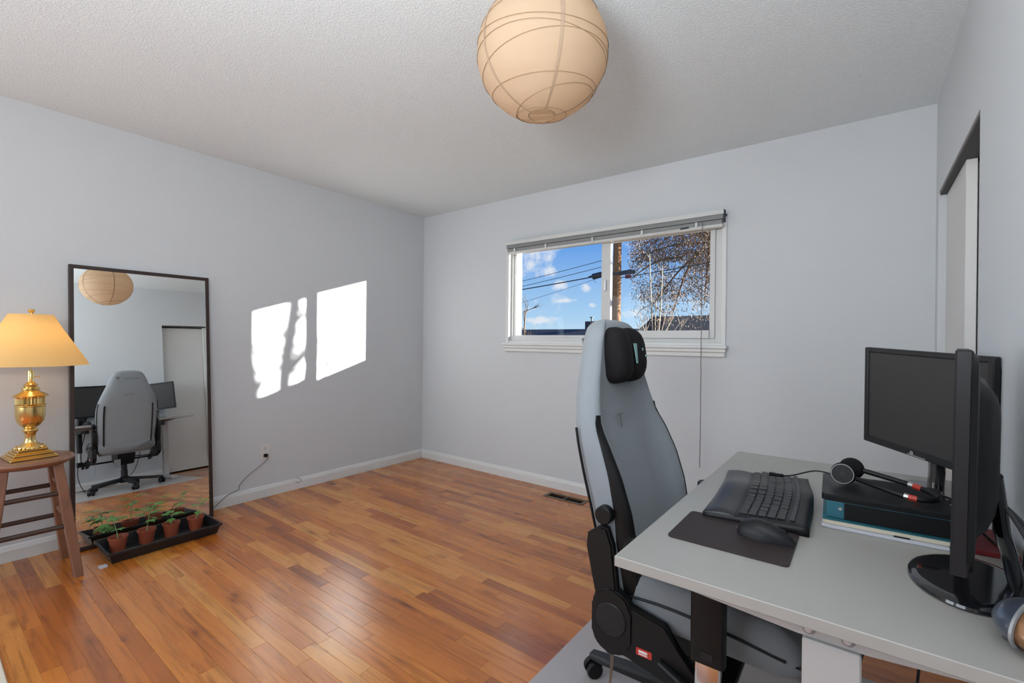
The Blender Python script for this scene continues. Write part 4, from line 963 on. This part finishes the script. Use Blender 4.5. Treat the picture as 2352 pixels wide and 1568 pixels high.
wires = [((1198, 660), (1450, 619), .016, 'thick overhead wire running into the transformer beside the pole'),
         ((1198, 641), (1412, 590), .008, 'thin upper overhead wire in the left pane, topmost'),
         ((1198, 653), (1412, 605), .008, 'thin overhead wire in the left pane, second from top'),
         ((1198, 690), (1412, 626), .005, 'faint low overhead wire in the left pane'),
         ((1410, 640), (1660, 590), .012, 'dark overhead wire crossing behind the tree at right'),
         ((1440, 585), (1660, 560), .006, 'pale thin wire crossing the willow high at right')]
for (a_, c_, r_, lab) in wires:
    A_, B_ = at(*a_, PY+.3), at(*c_, PY+(.0 if c_[0] < 1460 else .3))
    d_ = (B_-A_); A2 = A_-d_*(1.5 if a_[0] < 1210 else 0); B2 = B_+d_*(1.2 if c_[0] > 1500 else 0); pts = []
    for k in range(13):
        u = k/12; p = A2.lerp(B2, u); p.z -= .25*4*u*(1-u)*.3; pts.append(p)
    b = nb(); tube(b, pts, r_, 6); tag(obj('overhead_wire', b, 'wire'), lab, 'wire', 'overhead wires outside the window')
# houses far behind
def house(name, u0, u1, v_ridge, y, depth, m_roof, label, vw=None):
    A_, B_ = at(u0, v_ridge, y), at(u1, v_ridge, y); x0, x1 = min(A_.x, B_.x), max(A_.x, B_.x); zr = (A_.z+B_.z)/2
    h = empty(name, ((x0+x1)/2, y, GZ), label=label, cat='house'); cx_ = (x0+x1)/2; ze = zr-1.0
    b = nb(); prism(b, [(-depth/2-.4, ze-GZ-.08), (0, zr-GZ), (depth/2+.4, ze-GZ-.08), (depth/2+.4, ze-GZ-.18), (0, zr-GZ-.12), (-depth/2-.4, ze-GZ-.18)], 'x', x0-cx_, x1-cx_); obj('roof', b, m_roof, h)
    b = nb(); prism(b, [(-depth/2, 0), (depth/2, 0), (depth/2, ze-GZ-.2), (0, zr-GZ-.15), (-depth/2, ze-GZ-.2)], 'x', x0-cx_+.3, x1-cx_-.3); w_ = obj('house_wall', b, 'stucco', h)
    for k in (-.25, .25):
        b = nb(); xx = k*(x1-x0); box(b, xx-.5, xx+.5, -depth/2-.04, -depth/2+.02, .6, 1.3); obj('window', b, 'sidings', w_)
    return h, cx_, zr
h1, hx1, zr1 = house('left_house', 1120, 1480, 756, 20.0, 6.0, 'shingle', 'low house with dark shingle roof below the left pane sky')
ch = at(1354, 738, 20.4); 
b = nb(); box(b, ch.x-hx1-.18, ch.x-hx1+.12, .2, .6, zr1-GZ-.3, ch.z-GZ, .01); obj('chimney', b, 'sidings', h1)
b = nb(); box(b, ch.x-hx1+.13, ch.x-hx1+.62, .2, .6, zr1-GZ-.3, ch.z-GZ+.0, .01); obj('chimney', b, 'stucco', h1)
b = nb(); tube(b, [(ch.x-hx1+.14, .4, ch.z-GZ-.02), (ch.x-hx1+.14, .4, ch.z-GZ+.20)], .045, 8); disc(b, (ch.x-hx1+.14, .4, ch.z-GZ+.23), (0, 0, 1), .11, .05, 12); obj('flue', b, 'transformer', h1)
h2, hx2, zr2 = house('right_house', 1500, 1760, 724, 15.0, 5.0, 'shingle_brown', 'house with brown shingle roof at lower right of the right pane')
# pale bare shrub
def branchy(bm, p, d, L, r, depth, rg_, spread=.55, droop=0., seg=5):
    pts = [p]; q = p.copy(); dd = d.normalized()
    for k in range(4):
        dd = (dd+Vector((rg_.uniform(-1, 1), rg_.uniform(-1, 1), rg_.uniform(-1, 1)))*.10+Vector((0, 0, -droop))).normalized(); q = q+dd*L/4; pts.append(q.copy())
    tube(bm, pts, r, seg, taper=.55)
    ends = [(pts[-1], dd)]
    if depth > 0:
        res = []
        for k in range(3 if depth > 1 else 2):
            sp2 = pts[rg_.randint(1, 4)]; nd = (dd+Vector((rg_.uniform(-1, 1), rg_.uniform(-1, 1), rg_.uniform(-.6, .8)))*spread).normalized()
            res += branchy(bm, sp2, nd, L*.62, r*.55, depth-1, rg_, spread, droop, 4)
        return ends+res
    return ends
rs = random.Random(9); SYp = 6.0
sh_ = empty('bare_shrub', (at(1505, 770, SYp).x, SYp, GZ), label='pale leafless shrub with upright stems outside the right pane', cat='shrub')
b0 = Vector((at(1505, 770, SYp).x, SYp, GZ))
for (u, v, sd_, r_) in [(1492, 583, 0, .026), (1522, 610, 0, .024), (1470, 720, 0, .016), (1508, 690, 0, .016), (1548, 725, 0, .018), (1565, 738, 0, .014), (1482, 735, 0, .010), (1535, 700, 0, .012), (1582, 730, 0, .010), (1460, 738, 0, .010), (1515, 730, 0, .010)]:
    tipw = at(u, v, SYp+rs.uniform(-.2, .2))-b0; st_ = at(1505+(u-1505)*.35, 790, SYp)-b0; st_.z = 1.5 if False else st_.z; b = nb()
    m_ = st_.lerp(tipw, .5)+Vector((rs.uniform(-.03, .03), 0, 0))
    tube(b, smooth_path([Vector((0, 0, 0)), Vector((st_.x*.5, 0, st_.z*.6)), st_, m_, tipw], 4), r_, 6, taper=.35)
    for k in range(5):
        f_ = rs.uniform(.35, 1); q = st_.lerp(tipw, f_); tube(b, [q, q+Vector((rs.uniform(-.10, .10), rs.uniform(-.05, .05), rs.uniform(.08, .22)))], r_*.35, 4, taper=.4)
    obj('stem', b, 'pale_stem', sh_)
# willow-like tree with dry leaves
TYp = 11.0; rt_ = random.Random(21)
base = at(1668, 770, TYp); tw = empty('willow_tree', (base.x, TYp, GZ), label='big tree with drooping brown dry foliage outside the right pane', cat='tree')
trunk = nb(); tips = []
T0 = Vector((0, 0, 0)); T1 = at(1655, 560, TYp)-Vector(tw.location)
tube(trunk, smooth_path([T0, Vector((.05, 0, 1.6)), T1*.55+Vector((.1, 0, .2)), T1], 4), .13, 8, taper=.5)
limbs = [((1655, 560), (1480, 585)), ((1620, 570), (1500, 700)), ((1655, 560), (1560, 520)), ((1560, 590), (1450, 640)), ((1655, 560), (1640, 500)), ((1655, 560), (1480, 500)), ((1600, 575), (1545, 720)), ((1655, 560), (1720, 640)), ((1655, 560), (1680, 440)), ((1630, 565), (1618, 700))]
for (a_, c_) in limbs:
    A_ = at(*a_, TYp)-Vector(tw.location); B_ = at(*c_, TYp+rt_.uniform(-.8, .8))-Vector(tw.location)
    pts = smooth_path([A_, A_.lerp(B_, .5)+Vector((0, 0, .18)), B_], 5); tube(trunk, pts, .042, 6, taper=.3)
    for p in pts[2:]:
        for e, _ in branchy(trunk, p, Vector((rt_.uniform(-1, 1), rt_.uniform(-1, 1), rt_.uniform(-1, .3))), .5, .014, 1, rt_, .8, .06, 4): tips.append(e)
obj('branches', trunk, 'twig', tw)
lv = nb(); n_l = 0
def dens(u, v):                                     # where the photographed crown is thick or thin
    if u < 1432 or v > 760: return 0
    d = 1.0
    edge = 1440+max(0, (v-600))*.05
    d *= min(1, max(0, (u-edge)/40))
    if v > 620: d *= .85 if 1470 < u < 1560 else .6
    if v > 690: d *= .35
    if v > 735: d *= .2
    if v < 600: d *= 1.25
    return d
for k in range(120000):
    u, v, yy = rt_.uniform(1425, 1760), rt_.uniform(430, 765), TYp+rt_.uniform(-1.0, 1.0)
    if rt_.random() > dens(u, v): continue
    q = at(u, v, yy); qq = Vector((q.x, q.y, q.z*.55)); nzv = noise.noise(qq*1.9)+.5*noise.noise(qq*5.5)
    if v < 600: keep = nzv > -.28
    else: keep = nzv > -.04
    if not keep: continue
    q = q-Vector(tw.location); d = Vector((rt_.uniform(-.5, .5), rt_.uniform(-.5, .5), -1)).normalized(); s = Vector((rt_.uniform(-1, 1), rt_.uniform(-1, 1), 0)).normalized()
    L = rt_.uniform(.028, .065); w_ = L*rt_.uniform(.18, .36)
    vs = [lv.verts.new(x) for x in (q, q+d*L*.5+s*w_, q+d*L, q+d*L*.5-s*w_)]; lv.faces.new(vs)
tag(obj('foliage', lv, 'wleaf', tw), kind='stuff')
# small bare tree at left and stems that throw their shadow on the left wall
def bare_tree(u, vb, vt, y, label, seed, L, r, x=None):
    g = random.Random(seed); p = at(u, vb, y) if x is None else Vector((x, y, 0)); o = empty('bare_tree', (p.x, y, GZ), label=label, cat='tree')
    b = nb(); top = (at(u, vt, y).z-GZ) if x is None else vt
    tube(b, smooth_path([Vector((0, 0, 0)), Vector((.05, 0, top*.4)), Vector((-.02, 0, top*.75)), Vector((.03, 0, top))], 4), r, 7, taper=.6)
    for k in range(9):
        f_ = .45+.55*k/8; q = Vector((0, 0, top*f_)); branchy(b, q, Vector((g.uniform(-1, 1), g.uniform(-.6, .6), g.uniform(.1, .8))), L*g.uniform(.6, 1), r*.35, 2, g, .7, 0, 4)
    obj('branches', b, 'twig', o); return o
bare_tree(1205, 770, 715, 14.0, 'small bare tree at the lower left of the left pane', 4, .75, .05)
def shadow_tree(x, y, label, trunk_pts, r, limbs_):
    o = empty('bare_tree', (x, y, GZ), label=label, cat='tree'); b = nb(); g = random.Random(int(x*100))
    pts = smooth_path([Vector(p) for p in trunk_pts], 5); tube(b, pts, r, 10, taper=.8)
    for (p, q, rr_) in limbs_:
        m_ = Vector(p).lerp(Vector(q), .5)+Vector((0, 0, .04)); lp_ = smooth_path([p, m_, q], 4); tube(b, lp_, rr_, 7, taper=.45)
        for k in range(4): branchy(b, lp_[-1-k], Vector((g.uniform(-1, 1), g.uniform(-1, 1), g.uniform(.2, 1))), .45, rr_*.3, 1, g, .6, 0, 4)
    obj('branches', b, 'twig', o)
shadow_tree(6.31, 2.48, 'bare tree beside the house that shadows the left wall sun patch', [(0, 0, 0), (.05, 0, 1.6), (-.03, .02, 3.0), (.05, -.02, 3.6), (-.02, .02, 4.3), (.0, 0, 4.9)], .060,
            [((.02, 0, 3.72), (-.17, .10, 3.80), .045), ((.0, 0, 4.05), (-.16, .09, 4.10), .030), ((0, 0, 3.5), (-.18, .11, 3.46), .07), ((0, 0, 4.3), (.3, -.2, 5.1), .03)])
shadow_tree(6.79, 2.48, 'shorter leaning bare tree beside the house right of the window', [(.10, 0, 0), (.06, 0, 1.8), (-.04, 0, 3.3), (-.02, .0, 3.65), (.08, 0, 4.1), (.16, 0, 4.6)], .055,
            [((-.02, 0, 3.6), (-.14, .08, 3.75), .03), ((.1, 0, 4.2), (.4, -.2, 4.7), .025)])
